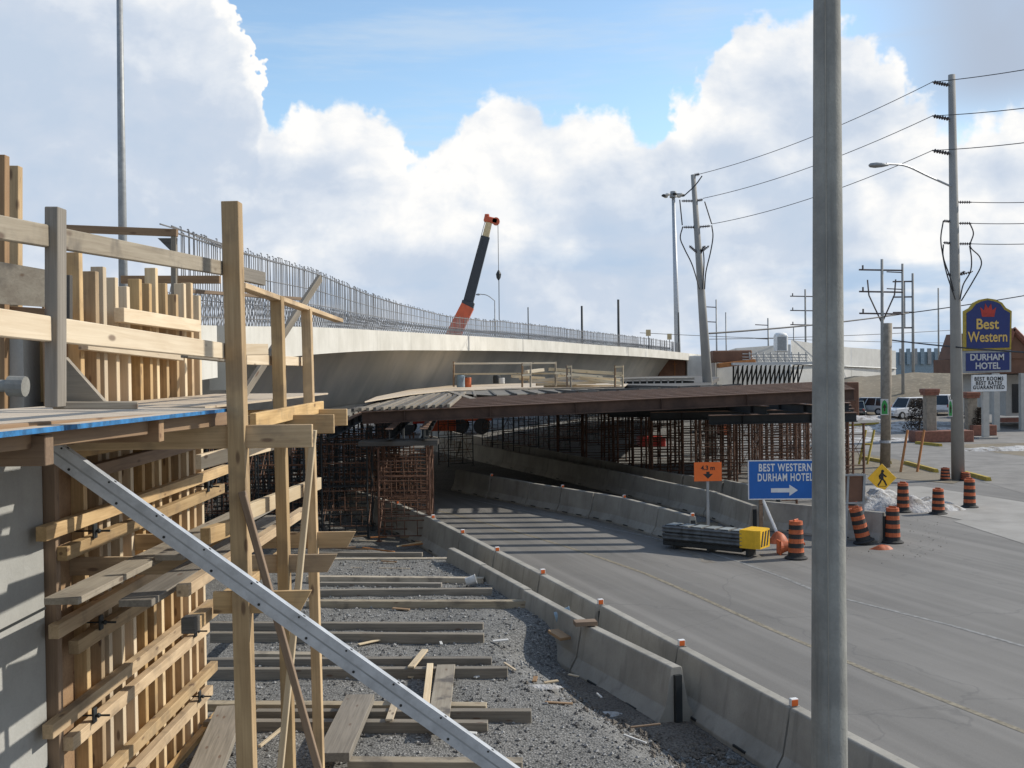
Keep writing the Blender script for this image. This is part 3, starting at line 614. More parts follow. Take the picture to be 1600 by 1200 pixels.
# dark trestle deck at right of the ply
dk = thing('form_stack', 'dark stack of soffit forms under the girder beside the brown pier form', 'form stack', A(1020, 606, 60)); I = dk.matrix_world.inverted()
b = MB(); b.box(A(1020, 592, 60), (4.1, 3, .12)); b.build('panel', 'grey_timber', dk, I)
b = MB(); b.box(A(1022, 600, 60), (4.0, 2.4, .3)); b.build('core', 'dark_steel', dk, I)
for i in range(9): b = MB(); b.box(A(978+i*11, 600, 58.7), (.07, .07, .42)); b.build('leg', 'dirty_white', dk, I)
# shoring towers
def tower_parts(root, wx, wy, H, mats, seed, lifts=4, dense=False, r_=.028, simple=False):
    r_ = r_; rng = random.Random(seed)
    for x_ in (0, wx):
        for y_ in (0, wy):
            b = MB(); b.tube((x_, y_, .03), (x_, y_, H), r_, r_, 6); b.box((x_, y_, .012), (.15, .15, .02)); b.box((x_, y_, H+.01), (.15, .15, .02)); b.tube((x_, y_, H-.35), (x_, y_, H-.3), .05, .05, 6); b.build('leg', mats[0], root)
    for y_ in (0, wy):
        for k in range(lifts):
            z0 = .15+k*(H-.4)/lifts; z1 = z0+(H-.4)/lifts-.12; b = MB(); b.path([(0, y_, z0), (wx, y_, z0)], .018, 5); b.path([(0, y_, z1), (wx, y_, z1)], .018, 5)
            if simple: b.build('frame_panel', mats[k % 2], root); continue
            b.path([(wx*.25, y_, z1), (wx*.25, y_, z0)], .013, 5); b.path([(wx*.75, y_, z1), (wx*.75, y_, z0)], .013, 5); b.path([(0, y_, (z0+z1)/2), (wx*.25, y_, (z0+z1)/2)], .013, 4); b.path([(wx, y_, (z0+z1)/2), (wx*.75, y_, (z0+z1)/2)], .013, 4)
            if dense: b.path([(wx*.5, y_, z1), (wx*.5, y_, z0)], .013, 5)
            b.build('frame_panel', mats[1] if (k+int(y_ > 0)) % 2 else mats[0], root)
    for x_ in (0, wx):
        for k in range(0, lifts, 2):
            z0 = .2+k*(H-.4)/lifts; z1 = z0+2*(H-.4)/lifts-.2; b = MB(); b.path([(x_, 0, z0), (x_, wy, z1)], .012, 4); b.path([(x_, wy, z0), (x_, 0, z1)], .012, 4); b.build('cross_brace', mats[1], root)
def tower(name, label, grp, loc, rz, *a, **k):
    t = thing(name, label, 'shoring tower', loc, rz, grp); tower_parts(t, *a, **k); CH_OF[t.name] = list(t.children); return t
GL = 'shoring towers under the left end of the beams'
tl = tower('shoring_tower', 'rusty shoring tower nearest the road, at the inner end of the gravel', GL, (-3.75, 30.2, .12), 0, 1.42, 1.3, 2.6, ('bright_rust', 'rust_steel'), 1, dense=True)
bpy.context.view_layer.update()
ch = [o for o in bpy.data.objects if o.parent == tl]; CH_OF[tl.name] = ch
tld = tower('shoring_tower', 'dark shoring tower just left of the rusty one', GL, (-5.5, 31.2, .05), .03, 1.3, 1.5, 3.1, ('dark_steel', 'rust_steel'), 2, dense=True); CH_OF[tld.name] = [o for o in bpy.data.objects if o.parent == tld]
cnt = 0; words_row = ['front row', 'second row back', 'third row back', 'fourth row back', 'fifth row back', 'sixth row back']
for j in range(6):
    for i in range(6):
        if i == 0 and j == 0: continue
        x_ = -5.5-i*1.75+rng.uniform(-.12, .12)-j*.12; y_ = 31.2+j*2.7+rng.uniform(-.15, .15)
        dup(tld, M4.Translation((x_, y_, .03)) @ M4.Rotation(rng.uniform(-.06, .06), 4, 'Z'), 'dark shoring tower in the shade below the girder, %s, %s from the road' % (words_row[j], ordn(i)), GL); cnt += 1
for j in range(1, 6):
    dup(tl, M4.Translation((-3.9-j*.12-max(0, j-2)*.7, 30.2+j*2.4, .03)) @ M4.Rotation(rng.uniform(-.05, .05), 4, 'Z'), 'rusty shoring tower beside the barriers, %s behind the nearest one' % ordn(j-1), GL)
def rcx(y):
    P = RC
    for (x0, y0), (x1, y1) in zip(P, P[1:]):
        if min(y0, y1) <= y <= max(y0, y1): return x0+(x1-x0)*(y-y0)/(y1-y0)
    return P[0][0] if y < P[0][1] else P[-1][0]
GR = 'shoring towers under the right end of the beams'
first = None
for j in range(6):
    y_ = 37.6+j*3.3; n = 0
    x_ = rcx(y_)+.75
    while x_ < .285*y_-.6+ (1.2 if j < 3 else 0):
        lab = 'rust brown shoring tower on the right, %s, %s from the barriers' % (['front row', 'second row back', 'third row back', 'fourth row back', 'fifth row back', 'sixth row back', 'seventh row back', 'rear row'][j], ordn(n))
        M_ = M4.Translation((x_, y_+rng.uniform(-.2, .2), .02)) @ M4.Rotation(rng.uniform(-.08, .08), 4, 'Z')
        if first is None: first = tower('shoring_tower', lab, GR, (0, 0, 0), 0, 1.25, 1.5, 2.8, ('rust_steel', 'beam_steel'), 7, lifts=4, r_=.045, simple=True); first.matrix_world = M_; CH_OF[first.name] = [o for o in bpy.data.objects if o.parent == first]
        else: dup(first, M_, lab, GR)
        n += 1; x_ += 2.25+rng.uniform(-.1, .1)
# cap beams
for i in range(6):
    y_ = 38.3+i*3.3; x0 = rcx(y_)+.5; ibeam((x0-1.2, y_, 2.98), (.285*y_+1.2, y_, 3.02), .34, .24, .03, 'dark header beam across the right shoring towers, %s from the camera' % ordn(i), 'header beams on the right shoring', 'header_beam', 'dark_steel')
for i in range(14):
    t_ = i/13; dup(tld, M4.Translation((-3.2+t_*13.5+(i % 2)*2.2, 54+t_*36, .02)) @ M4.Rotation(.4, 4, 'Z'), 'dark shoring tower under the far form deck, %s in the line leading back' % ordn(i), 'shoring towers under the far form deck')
for i, (x_, y0, y1) in enumerate([(-3.4, 29.9, 45), (-2.45, 29.9, 44.5), (-5.2, 30.8, 45), (-7.3, 30.8, 45)]):
    ibeam((x_, y0, 3.12), (x_-.6, y1, 3.2), .3, .2, .025, 'dark cap beam on the left shoring towers, %s from the road' % ordn([1, 0, 2, 3][i]), 'cap beams on the left shoring', 'cap_beam', 'dark_steel')
for i, (x0, y0, x1, y1) in enumerate([(8.6, 36.8, 5.5, 55), (10.4, 36.8, 8.2, 55), (12.0, 38.8, 11., 55)]):
    ibeam((x0, y0, 3.36), (x1, y1, 3.4), .3, .2, .025, 'cap beam on the right shoring towers, %s from the barriers' % ordn(i), 'cap beams on the right shoring', 'cap_beam', 'dark_steel')
for i in range(5): tag(bar('crib_block', (-4.3, 30.25+i*.27, 2.84), (-2.1, 30.25+i*.27, 2.84), .14, .13, 'dark_timber'), 'timber crib block on top of the rusty tower, %s from the camera' % ordn(i), 'crib block', 'crib blocks on the rusty tower')
fd = [(rcx(43)+.4, 43), (.285*43-1.5, 43), (.285*56-1.5, 56), (rcx(53.5)+.6, 56)]
b = MB(); b.prism([(x_, y_, 3.19) for x_, y_ in fd], (0, 0, .05)); tag(b.build('form_or_shade_deck', 'dark_timber'), 'dark lower form deck on the header beams over the right shoring', 'form deck')
# scrap around the tower foot
rng = random.Random(21)
for i in range(16):
    x_ = -5.6+rng.random()*3.1; y_ = 28.6+rng.random()*4; a = rng.uniform(-.7, .7); L = rng.uniform(.4, 1.3)
    tag(bar('scrap_stick', (x_, y_, .04+i*.008), (x_+L*math.cos(a), y_+L*math.sin(a), .06+rng.random()*.12), .05, .035, ['brown_timber', 'orange_rust', 'pale_timber'][i % 3]), '%s scrap stick in the litter at the foot of the rusty tower' % ['brown', 'orange', 'pale'][i % 3], 'scrap wood', 'scrap sticks at the tower foot')
# ------------------------------------------------------------------ formwork wall at the left
cw = thing('concrete_wall', 'tall grey cast concrete wall at the left edge', 'wall', (-4.3, 5, 0))
b = MB(); b.box((.18, -.75, 2.25), (.4, 9.6, 4.5), None, .01); b.build('wall_face', 'wall_concrete', cw)
b = MB(); b.box((.05, 6.5, 2.6), (.2, 4.5, 5.2)); b.build('wall_core', 'wall_concrete', cw)
for zz in (1.62, 2.95): b = MB(); b.box((.381, -.75, zz), (.012, 9.6, .02)); b.build('pour_joint', 'dark_steel', cw)
b = MB(); b.box((.35, 5.5, .25), (.9, 8, .5)); b.build('footing', 'barrier_concrete', cw)
XS = -3.93
form = thing('wall_formwork', 'timber wall formwork of upright studs and sloping double walers', 'formwork', (XS, 9.2, 0)); 
FI = form.matrix_world.inverted()
b = MB(); b.box((XS-.066, 11.45, 2.85), (.018, 4.3, 5.3)); b.build('sheathing', 'brown_timber', form, FI)
studs = [(117, 395, .13), (139, 424, .08), (152, 417, .12), (173, 434, .09), (193, 448, .09), (209, 436, .085), (224, 443, .085), (237, 419, .10), (253, 443, .085), (267, 460, .085), (280, 443, .085), (291, 442, .085), (304, 462, .085)]
for px_, ty, w_ in studs:
    p = PX(px_, ty, XS); bar('stud', (XS, p.y, .06), (XS+random.uniform(-.01, .01), p.y+random.uniform(-.02, .02), p.z), .085, .12, 'pale_timber' if random.random() < .4 else 'new_timber', form, up=(1, 0, 0))
for px_ in (82,): p = PX(px_, 700, XS); bar('stud', (XS+.02, 9.13, .0), (XS+.02, 9.13, 4.5), .09, .15, 'brown_timber', form, up=(1, 0, 0))
XW = XS+.12
def waler(z0, y0, y1, z1=None, mat='new_timber', gap=.11, hh=.14):
    z1 = z1 if z1 is not None else z0
    bar('waler', (XW, y0, z0+gap), (XW, y1, z1+gap), .09, hh*.85, mat, form); bar('waler', (XW+.02, y0+.35, z0-gap), (XW+.02, y1-.3, z1-gap), .09, hh*.85, mat, form)
    for f_ in (.16, .8):
        y_ = y0+(y1-y0)*f_; b = MB(); b.box((XW+.085, y_, z0), (.02, .08, .13), None, .004); c_ = b.build('tie_plate', 'dark_steel', form, FI)
        b = MB(); b.tube((XW-.1, y_, z0), (XW+.22, y_, z0), .007, .010, 6); b.ball((XW+.12, y_, z0), .025, 1); b.build('tie_rod', 'dark_steel', c_)
for z0, y0, y1 in ((3.50, 8.75, 14.4), (2.66, 8.95, 14.0), (1.88, 8.8, 13.6), (1.08, 9.0, 13.7), (.40, 9.0, 13.9)): waler(z0, y0, y1)
bar('waler', PX(130, 537, XW), PX(281, 556, XW), .09, .11, 'pale_timber', form); bar('waler', PX(186, 492, XW+.02), PX(308, 510, XW+.02), .1, .14, 'pale_timber', form)
bar('waler', (XW, 9.2, 4.25), (XW, 14.4, 4.2), .09, .16, 'new_timber', form); bar('waler', (XW+.02, 9.6, 4.02), (XW+.02, 13.2, 4.05), .09, .12, 'brown_timber', form)
# posts & boards upper left
ul = thing('bulkhead_form', 'upper left bulkhead of tall posts and stained plywood board', 'formwork', (-4.2, 8.2, 4.6)); UI = ul.matrix_world.inverted()
def vpost(px, ytop, ybot, Y, wx, wy, mat, par, nm='post', pxb=None):
    a = A(px if pxb is None else pxb, ybot, Y); c = A(px, ytop, Y); return bar(nm, a, c, wy, wx, mat, par, up=(1, 0, 0))
vpost(3, 243, 640, 9.2, .09, .09, 'brown_timber', ul); vpost(21, 260, 640, 9.6, .125, .09, 'new_timber', ul)
vpost(60, 500, 628, 9.6, .2, .05, 'new_timber', ul, 'board'); vpost(20, 500, 628, 9.7, .3, .05, 'brown_timber', ul, 'board')
b = MB(); a0, a1, a2, a3 = A(-40, 402, 8.6), A(76, 422, 9.0), A(76, 480, 9.0), A(-40, 472, 8.6); b.prism([a0, a1, a2, a3], (0, .05, 0)); b.build('plywood_board', 'stained_board', ul, UI)
bar('board', A(-40, 484, 9.3), A(100, 493, 9.3), .05, .10, 'brown_timber', ul); vpost(106, 430, 500, 9.2, .06, .06, 'dark_timber', ul, 'block')
b = MB(); b.tube(A(-30, 602, 9.0), A(14, 603, 9.0), .05, .05, 14); b.tube(A(14, 603, 9.0), A(40, 604, 9.0), .085, .085, 14); tag(b.build('pipe', 'pole_concrete'), 'short grey pipe end lying on the upper platform', 'pipe')
# far guard rails beyond the wall
fr = thing('back_guard_rail', 'weathered guard rail with corner gusset beyond the formwork wall', 'guard rail', A(273, 445, 15)); fI = fr.matrix_world.inverted()
bar('rail', A(-30, 352, 15), A(277, 364, 15), .09, .10, 'brown_timber', fr); vpost(272, 366, 500, 15, .07, .07, 'grey_timber', fr)
b = MB(); b.prism([A(246, 372, 14.98), A(276, 372, 14.98), A(274, 399, 14.98)], (0, .05, 0)); b.build('gusset', 'dark_timber', fr, fI)
bar('rail', A(190, 437, 15.5), A(344, 437, 15.5), .09, .11, 'brown_timber', fr); bar('rail', A(295, 455, 15.3), A(470, 467, 17), .05, .05, 'brown_timber', fr)
# ------------------------------------------------------------------ access scaffold
XO = -2.1
sc = thing('timber_scaffold', 'timber access scaffold with guard rails and blue-edged platform in front of the formwork', 'scaffold', (XO, 8, 0)); SI = sc.matrix_world.inverted()
def lean_post(top, bot, Y, wx, wy, mat):
    a, c = A(*top, Y), A(*bot, Y); d_ = (c-a); g0 = a+d_*((0-a.z)/d_.z); return bar('post', g0, a, wy, wx, mat, sc, up=(1, 0, 0))
lean_post((362, 316), (386, 1200), 8., .125, .13, 'new_timber'); lean_post((433, 463), (452, 1200), 9.75, .10, .12, 'new_timber'); lean_post((479, 483), (499, 1200), 11.1, .095, .11, 'new_timber')
vpost(87, 325, 636, 5.02, .062, .10, 'galv_timber' if 'galv_timber' in MATS else 'grey_timber', sc)
b = MB(); b.prism([A(101, 558, 5.15), A(101, 627, 5.15), A(162, 627, 5.15)], (0, .04, 0)); b.build('gusset', 'grey_timber', sc, SI)
bar('sill', A(82, 633, 5.1), A(214, 633, 5.25), .14, .035, 'grey_timber', sc)
bar('guard_rail', PX(-60, 345, XO-.02), PX(352, 420, XO-.02), .04, .10, 'weathered_timber', sc); bar('guard_rail', A(374, 427, 8.5), A(412, 436, 9.0), .04, .11, 'grey_timber', sc)
bar('guard_rail', PX(-60, 497, XO-.02), PX(352, 549, XO-.02), .045, .115, 'pale_timber', sc); bar('guard_rail', A(372, 546, 8.4), A(416, 546, 8.9), .04, .09, 'pale_timber', sc)
bar('guard_rail', PX(288, 549, XO-.45), PX(352, 557, XO-.45), .06, .1, 'grey_timber', sc); bar('guard_rail', PX(374, 561, XO-.08), PX(470, 565, XO-.08), .05, .09, 'pale_timber', sc)
bar('guard_rail', PX(374, 446, XO), PX(530, 501, XO), .10, .045, 'new_timber', sc)
bar('brace', A(500, 434, 13.4), A(375, 625, 11.5), .05, .09, 'grey_timber', sc)
bar('brace', A(378, 768, 7.9), A(500, 1210, 7.9), .05, .05, 'brown_timber', sc); bar('brace', A(490, 672, 9.), A(437, 1210, 9.), .05, .06, 'pale_timber', sc)
# platform
b = MB(); b.prism([(-3.80, 3.2, 4.66), (XO, 3.2, 4.66), (XO, 8.05, 4.61), (-3.80, 8.8, 4.62)], (0, 0, .019)); b.build('platform_deck', 'plywood', sc, SI)
b = MB(); b.prism([(XO+.003, 3.2, 4.655), (XO+.009, 3.2, 4.655), (XO+.009, 8.05, 4.605), (XO+.003, 8.05, 4.605)], (0, 0, .024)); b.build('edge_strip', 'blue_edge', sc, SI)
b = MB(); b.prism([(-3.8, 8.85, 4.60), (-2.5, 8.85, 4.60), (-2.3, 13.6, 4.60), (-3.8, 13.9, 4.60)], (0, 0, .019)); b.build('platform_deck', 'plywood', sc, SI)
for y_ in (3.5, 5.0, 6.6): bar('ledger', (-4.0, y_, 4.55), (XO-.03, y_, 4.55), .09, .14, 'brown_timber', sc)
for y_, pxr, z_ in ((8.1, 492, 4.42), (9.85, 525, 4.42), (11.2, 545, 4.42)):
    e_ = A(pxr, 680, y_).x; bar('ledger', (-4.0, y_-.09, z_), (e_, y_-.09, z_), .045, .17, 'new_timber', sc)
for y_, pxr, z_ in ((8.1, 487, 3.2), (9.85, 527, 3.17), (11.2, 556, 3.17)):
    e_ = A(pxr, 680, y_).x; m_, L_ = frame((-2.22 if y_ < 9 else -4.0, y_-.10, z_), (e_, y_-.10, z_)); b = MB(); b.prism([(0, -.02, -.08), (L_-.09, -.02, -.08), (L_, -.02, .08), (0, -.02, .08)], (0, .045, 0)); b.build('ledger', 'new_timber', sc, SI @ m_)
bar('stringer', PX(-60, 690, XO-.12), PX(350, 652, XO-.12), .05, .12, 'brown_timber', sc); bar('stringer', (-3.3, 5.5, 4.45), (-3.2, 13, 4.45), .09, .14, 'brown_timber', sc)
bar('stringer', (XO+.12, 8.3, 4.52), (XO+.1, 11.4, 4.52), .05, .12, 'new_timber', sc)
bar('stringer', (-2.75, 7.2, 4.5), (-2.55, 9.3, 4.5), .2, .05, 'grey_timber', sc)
bar('rail', PX(310, 722, XO-.45), PX(425, 694, XO-.35), .05, .12, 'pale_timber', sc); bar('rail', PX(385, 800, XO-.15), PX(498, 755, XO-.05), .06, .13, 'pale_timber', sc); bar('rail', PX(320, 838, XO-.4), PX(372, 820, XO-.3), .08, .13, 'new_timber', sc)
# loose planks on the lower level
for i, (x0, y0, x1, y1, z_, w_, mt, lb) in enumerate([(-3.22, 7.7, -3.10, 12.9, 3.285, .25, 'weathered_timber', 'wide grey plank on the lower scaffold level nearest the wall'), (-2.66, 7.6, -2.62, 12.0, 3.285, .235, 'grey_timber', 'grey plank with sawn dark end in the middle of the lower scaffold level'),
        (-2.42, 7.9, -2.38, 12.3, 3.31, .09, 'new_timber', 'narrow fresh timber beside the middle plank on the lower scaffold level'), (-2.93, 9.2, -2.86, 13.2, 3.33, .24, 'worn_plywood', 'short weathered plank set back on the lower scaffold level')]):
    tag(bar('plank', (x0, y0, z_), (x1, y1, z_), w_, .05 if w_ > .1 else .09, mt), lb, 'plank')
b = MB(); b.box((-2.28, 7.62, 3.13), (.10, .12, .11), None, .004); tag(b.build('wood_block', 'dark_timber'), 'small black square timber end under the lower scaffold level', 'block')
bar_ = bar('timber', (-2.28, 7.69, 3.12), (-2.32, 11, 3.06), .09, .09, 'new_timber'); tag(bar_, 'square fresh timber slung under the lower scaffold level', 'timber')
# steel strongback brace
sb = thing('steel_brace', 'long galvanised steel channel brace slanting down across the foreground', 'brace', A(35, 672, 6.)); BI2 = sb.matrix_world.inverted()
p0, p1 = A(35, 668, 6.), A(792, 1206, 6.); d_ = (p1-p0); p1 = p0+d_*1.95; m_, L_ = frame(p0, p1)
for k, s_ in enumerate((-1, 1)):
    b = MB(); prf = [(-.028, .054), (.028, .054), (.028, .045), (-.02, .045), (-.02, .013), (.028, .013), (.028, .005), (-.028, .005)]
    b.prism([(0, y_, s_*z_) for y_, z_ in prf], (L_, 0, 0)); b.build('channel', 'galvanised', sb, BI2 @ m_)
b = MB(); b.box((L_/2, -.024, 0), (L_, .004, .012)); b.build('spacer', 'grey_metal', sb, BI2 @ m_)
b = MB()
for k in range(30):
    x_ = .25+k*.32; b.tube((x_, -.027, .040), (x_, -.031, .040), .006, .006, 8); b.tube((x_+.1, -.027, -.032), (x_+.1, -.031, -.032), .008, .008, 8); b.tube((x_+.02, 0, .0535), (x_+.02, 0, .056), .008, .008, 8)
b.build('bolt_hole', 'black_rubber', sb, BI2 @ m_)
# ------------------------------------------------------------------ timbers on the gravel
TM = [(872, 480, 705, .12), (885, 480, 640, .10), (899, 480, 756, .13), (921, 480, 769, .14), (937, 480, 822, .14), (971, 330, 755, .14), (987, 330, 756, .16), (1028, 315, 768, .12), (1043, 315, 793, .16), (1096, 320, 760, .10), (1108, 400, 830, .16), (1124, 320, 762, .14), (1184, 545, 816, .14), (862, 490, 660, .1), (879, 560, 700, .09), (909, 500, 690, .09), (1018, 395, 560, .11)]
for i, (yt, xl, xr, h_) in enumerate(sorted(TM, reverse=True)):
    zg = .5 if yt > 890 else .42
    a, c = G(xl, yt, h_+zg), G(xr, yt+random.uniform(-3, 3), h_+zg); hh = h_; a.z = c.z = zg+hh/2-.01; tag(bar('timber', a, c, .13 if i % 3 else .17, hh, 'grey_timber' if i % 3 else 'weathered_timber', bend=random.uniform(-.02, .02)), '%s weathered timber from the camera lying crosswise on the gravel' % ordn(i), 'timber', 'timbers laid crosswise on the gravel')
for nm, a, c, w_, t_, mt, lb in [('plank', (520, 1185), (563, 1092), .36, .10, 'grey_timber', 'wide grey plank lying lengthwise over the nearest timbers'), ('plank', (318, 1215), (362, 1108), .36, .09, 'grey_timber', 'grey double plank pointing away behind the tall front post'),
        ('plank', (684, 1132), (697, 1038), .26, .04, 'stained_board', 'short stained board leaning over the timbers on the gravel'), ('plank', (664, 1112), (672, 1036), .09, .04, 'pale_timber', 'thin pale stick beside the stained board on the gravel'),
        ('scrap_board', (642, 1040), (664, 1013), .10, .03, 'pale_timber', 'small pale offcut propped on a timber'), ('scrap_board', (608, 1122), (624, 1075), .09, .03, 'pale_timber', 'small pale offcut lying behind the steel brace'),
        ('scrap_board', (405, 1163), (440, 1135), .04, .03, 'pale_timber', 'thin light stick on the gravel between the scaffold posts')]:
    p, q_ = G(*a, .7), G(*c, .7); p.z = q_.z = .66+t_/2
    tag(bar(nm, p, q_, w_, t_, mt), lb, 'plank' if nm == 'plank' else 'offcut')
rng = random.Random(5)
for i, (px_, py_) in enumerate([(700, 912), (640, 955), (770, 1005), (805, 1050), (835, 1068), (690, 1010), (880, 985), (860, 975), (940, 1093), (905, 1060), (895, 1103), (745, 1150), (560, 1010), (620, 880), (805, 940), (850, 1070), (790, 928), (742, 1062), (640, 1062), (985, 1140), (1010, 1165)]):
    p = G(px_, py_, .5); zz = hg(p.x, p.y); p = G(px_, py_, zz); zz = max(zz, hg(p.x, p.y)); a = rng.uniform(0, 3.1); L = rng.uniform(.12, .4); mt = ['pale_timber', 'brown_timber', 'dirty_white'][i % 3]
    tag(bar('wood_chip', (p.x, p.y, zz+.03), (p.x+L*math.cos(a), p.y+L*math.sin(a), zz+.045), rng.uniform(.03, .09), .02, mt), '%s splinter lying on the gravel yard' % ['pale', 'brown', 'whitish'][i % 3], 'offcut', 'splinters on the gravel')
def bucket(px_, py_, r_, label, mat):
    p = G(px_, py_, .5); b = MB(); b.lathe([(r_*.8, 0), (r_, r_*2.0), (r_*1.06, r_*2.02), (r_*1.06, r_*2.15), (r_*.9, r_*2.15), (r_*.7, .03)]); M_ = M4.Translation((p.x, p.y, r_+.5)) @ M4.Rotation(R(75), 4, 'Y')
    tag(b.build('bucket', mat, None, M_, False), label, 'bucket')
bucket(728, 917, .10, 'white bucket lying between the timbers near the barrier', 'dirty_white'); bucket(868, 978, .13, 'pale grey crumpled pail beside the loose barrier', 'faded_blue')
tag(bar('scrap_board', G(864, 990, .5)+V((0, 0, .05)), G(884, 1003, .45)+V((0, 0, .05)), .2, .05, 'brown_timber'), 'short brown board lying beside the grey pail', 'offcut')
blob('snow_patch', G(848, 1072, .5), None, .30, .10, .48, .05, 'snow', 8, 'small dirty snow remnant on the gravel', 'snow')
blob('slush_patch', 950, 1122, .28, .12, .05, .04, 'snow', 12, 'grey slush patch on the dirt by the loose barrier', 'slush')
# ------------------------------------------------------------------ poles
fp = thing('concrete_pole', 'thick grey concrete lamp pole in the right foreground', 'pole', (2.66, 9.0, 0))
r0 = 56/2/FPX*9; r1 = 41/2/FPX*9; top_z = 14.; b = MB(); n_ = 32
bt, tt = A(1296, 1200, 9), A(1292, 0, 9); dd = (tt-bt); g0 = bt+dd*((0-bt.z)/dd.z); tz = bt+dd*((12-bt.z)/dd.z)
def rad(z): return r0+(r1-r0)*(z-bt.z)/(tt.z-bt.z)
rings = [[g0.lerp(tz, k/24)+V((rad(12*k/24)*math.cos(2*math.pi*i/n_), rad(12*k/24)*math.sin(2*math.pi*i/n_), 0)) for i in range(n_)] for k in range(25)]
b.loft(rings); b.build('shaft', 'pole_concrete', fp, fp.matrix_world.inverted(), True)
b = MB(); b.tube(g0+V((0, 0, 0)), g0+V((0, 0, .12)), .32, .3, 20); b.build('base_collar', 'barrier_concrete', fp, fp.matrix_world.inverted())
b = MB()
for k in range(1): b.path([g0.lerp(tz, f_)+V((-.045, -rad(12*f_)*.955, 0)) for f_ in (.1, .3, .5, .7, .9)], .004, 4)
b.build('casting_seam', 'barrier_concrete', fp, fp.matrix_world.inverted())
mp_ = thing('high_mast_pole', 'tall galvanised mast rising behind the left formwork', 'mast', (A(192, 500, 55).x, 55, 0))
b = MB(); x0 = mp_.location.x; tp_ = A(188, 0, 55); b.tube((0, 0, 0), (tp_.x-x0, 0, 30), .27, .12, 16); b.build('shaft', 'grey_metal', mp_, None, True); b = MB(); b.tube((0, 0, 0), (0, 0, .2), .5, .5, 16); b.build('base_plate', 'galvanised', mp_)
def tapered_pole(name, label, cat, top, foot, Y, rt, rb, mat, group=None):
    a = A(*foot, Y); c = A(*top, Y); d_ = c-a; g = a+d_*((0-a.z)/d_.z); t = thing(name, label, cat, g, 0, group)
    b = MB(); b.tube((0, 0, 0), c-g, rb, rt, 14); b.build('shaft', mat, t, None, True); return t, g, c
POLEMAT = 'pole_concrete'
concrete('util_concrete', (.36, .35, .32), (.28, .27, .25), stain=.2)
def insul(par, base, tip, r=.05):
    I = par.matrix_world.inverted(); b = MB(); base, tip = V(base), V(tip); b.tube(base, tip, r*.35, r*.35, 6)
    for k in range(6): p = base.lerp(tip, .25+.14*k*.9); q_ = base.lerp(tip, .28+.14*k*.9); b.tube(p, q_, r, r*.6, 8)
    b.build('insulator', 'insulator', par, I)
up1, g1, t1 = tapered_pole('utility_pole', 'tall concrete utility pole with street lamp and cables by the hotel driveway', 'utility pole', (1487, 117), (1497, 745), 45.3, .14, .27, 'util_concrete')
I1 = up1.matrix_world.inverted()
def onp(py, g, c, Y):
    t_ = (A(1490, py, Y).z-g.z)/(c.z-g.z); return g.lerp(c, t_)
Y1 = 45.3
for py in (134, 187, 241): s_ = onp(py, g1, t1, Y1); insul(up1, s_, A(1457, py-6, Y1-.3), .09)
for py in (316, 349, 381): s_ = onp(py, g1, t1, Y1); insul(up1, s_, A(1518, py, Y1), .07)
for py in (347, 381): s_ = onp(py, g1, t1, Y1); insul(up1, s_, A(1474, py-2, Y1), .07)
for dx in (-14, 14, 26): insul(up1, onp(432, g1, t1, Y1), A(1494+dx, 424 if dx > 0 else 428, Y1), .06)
for pts_ in ([(1474, 345), (1470, 372), (1473, 398), (1480, 430), (1493, 468)], [(1516, 350), (1521, 365), (1516, 385), (1530, 400), (1533, 415), (1520, 440), (1502, 470)], [(1515, 384), (1518, 405), (1516, 425), (1505, 445), (1500, 468)], [(1474, 382), (1474, 402), (1484, 432), (1490, 455)]):
    b = MB(); cc = catmull([A(*p, Y1-.25) for p in pts_], 5); b.path(cc, .028, 5); b.build('cable', 'wire_black', up1, I1)
b = MB(); b.path(catmull([onp(293, g1, t1, Y1), A(1450, 275, Y1-.6), A(1415, 259, Y1-1.2), A(1385, 256, Y1-1.8)], 6), .045, 8); b.build('lamp_arm', 'galvanised', up1, I1)
hd = A(1374, 258, Y1-2.0); b = MB(); b.loft([[hd+V((-.42+.0*k, 0, 0))+V((u*.42+0, v*.15*w1, h1)) for u, v in ((0, 0),)] for k, w1, h1 in ()] or [[hd+V((x_, r_*math.cos(a), r_*.55*math.sin(a)-.0)) for a in [2*math.pi*i/12 for i in range(12)]] for x_, r_ in ((-.42, .05), (-.36, .15), (-.15, .2), (.12, .15), (.36, .06))]); lh = b.build('lamp_head', 'grey_metal', up1, I1, True)
b = MB(); b.ball(hd+V((-.14, 0, -.06)), .15, 2, (1.2, .9, .5)); b.build('lens', 'dirty_white', lh, I1 @ M4())
b = MB(); b.tube(hd+V((0, 0, .1)), hd+V((0, 0, .2)), .04, .04, 8); b.build('photocell', 'dark_steel', lh, I1 @ M4())
up2, g2, t2 = tapered_pole('utility_pole', 'leaning concrete utility pole behind the falsework beams', 'utility pole', (1083, 273), (1104, 575), 60, .13, .33, 'util_concrete'); Y2 = 60
I2 = up2.matrix_world.inverted()
def onp2(py): t_ = (A(1090, py, Y2).z-g2.z)/(t2.z-g2.z); return g2.lerp(t2, t_)
for py, pl, prr in ((274, None, 1093), (314, 1065, 1098), (355, 1068, 1110)):
    if pl: insul(up2, onp2(py), A(pl, py, Y2), .1)
    insul(up2, onp2(py), A(prr, py-2, Y2), .1)
for dx in (-17, 8, 14): insul(up2, onp2(397), A(1094+dx, 384, Y2-.3), .09)
for pts_ in ([(1067, 354), (1063, 372), (1070, 390), (1082, 415), (1093, 452)], [(1112, 352), (1114, 370), (1110, 395), (1103, 425), (1101, 452)], [(1101, 315), (1112, 350)], [(1062, 312), (1066, 352)], [(1098, 385), (1100, 410), (1098, 452)], [(1097, 275), (1086, 290), (1070, 305)]):
    b = MB(); b.path(catmull([A(*p, Y2-.3) for p in pts_], 5), .035, 5); b.build('cable', 'wire_black', up2, I2)
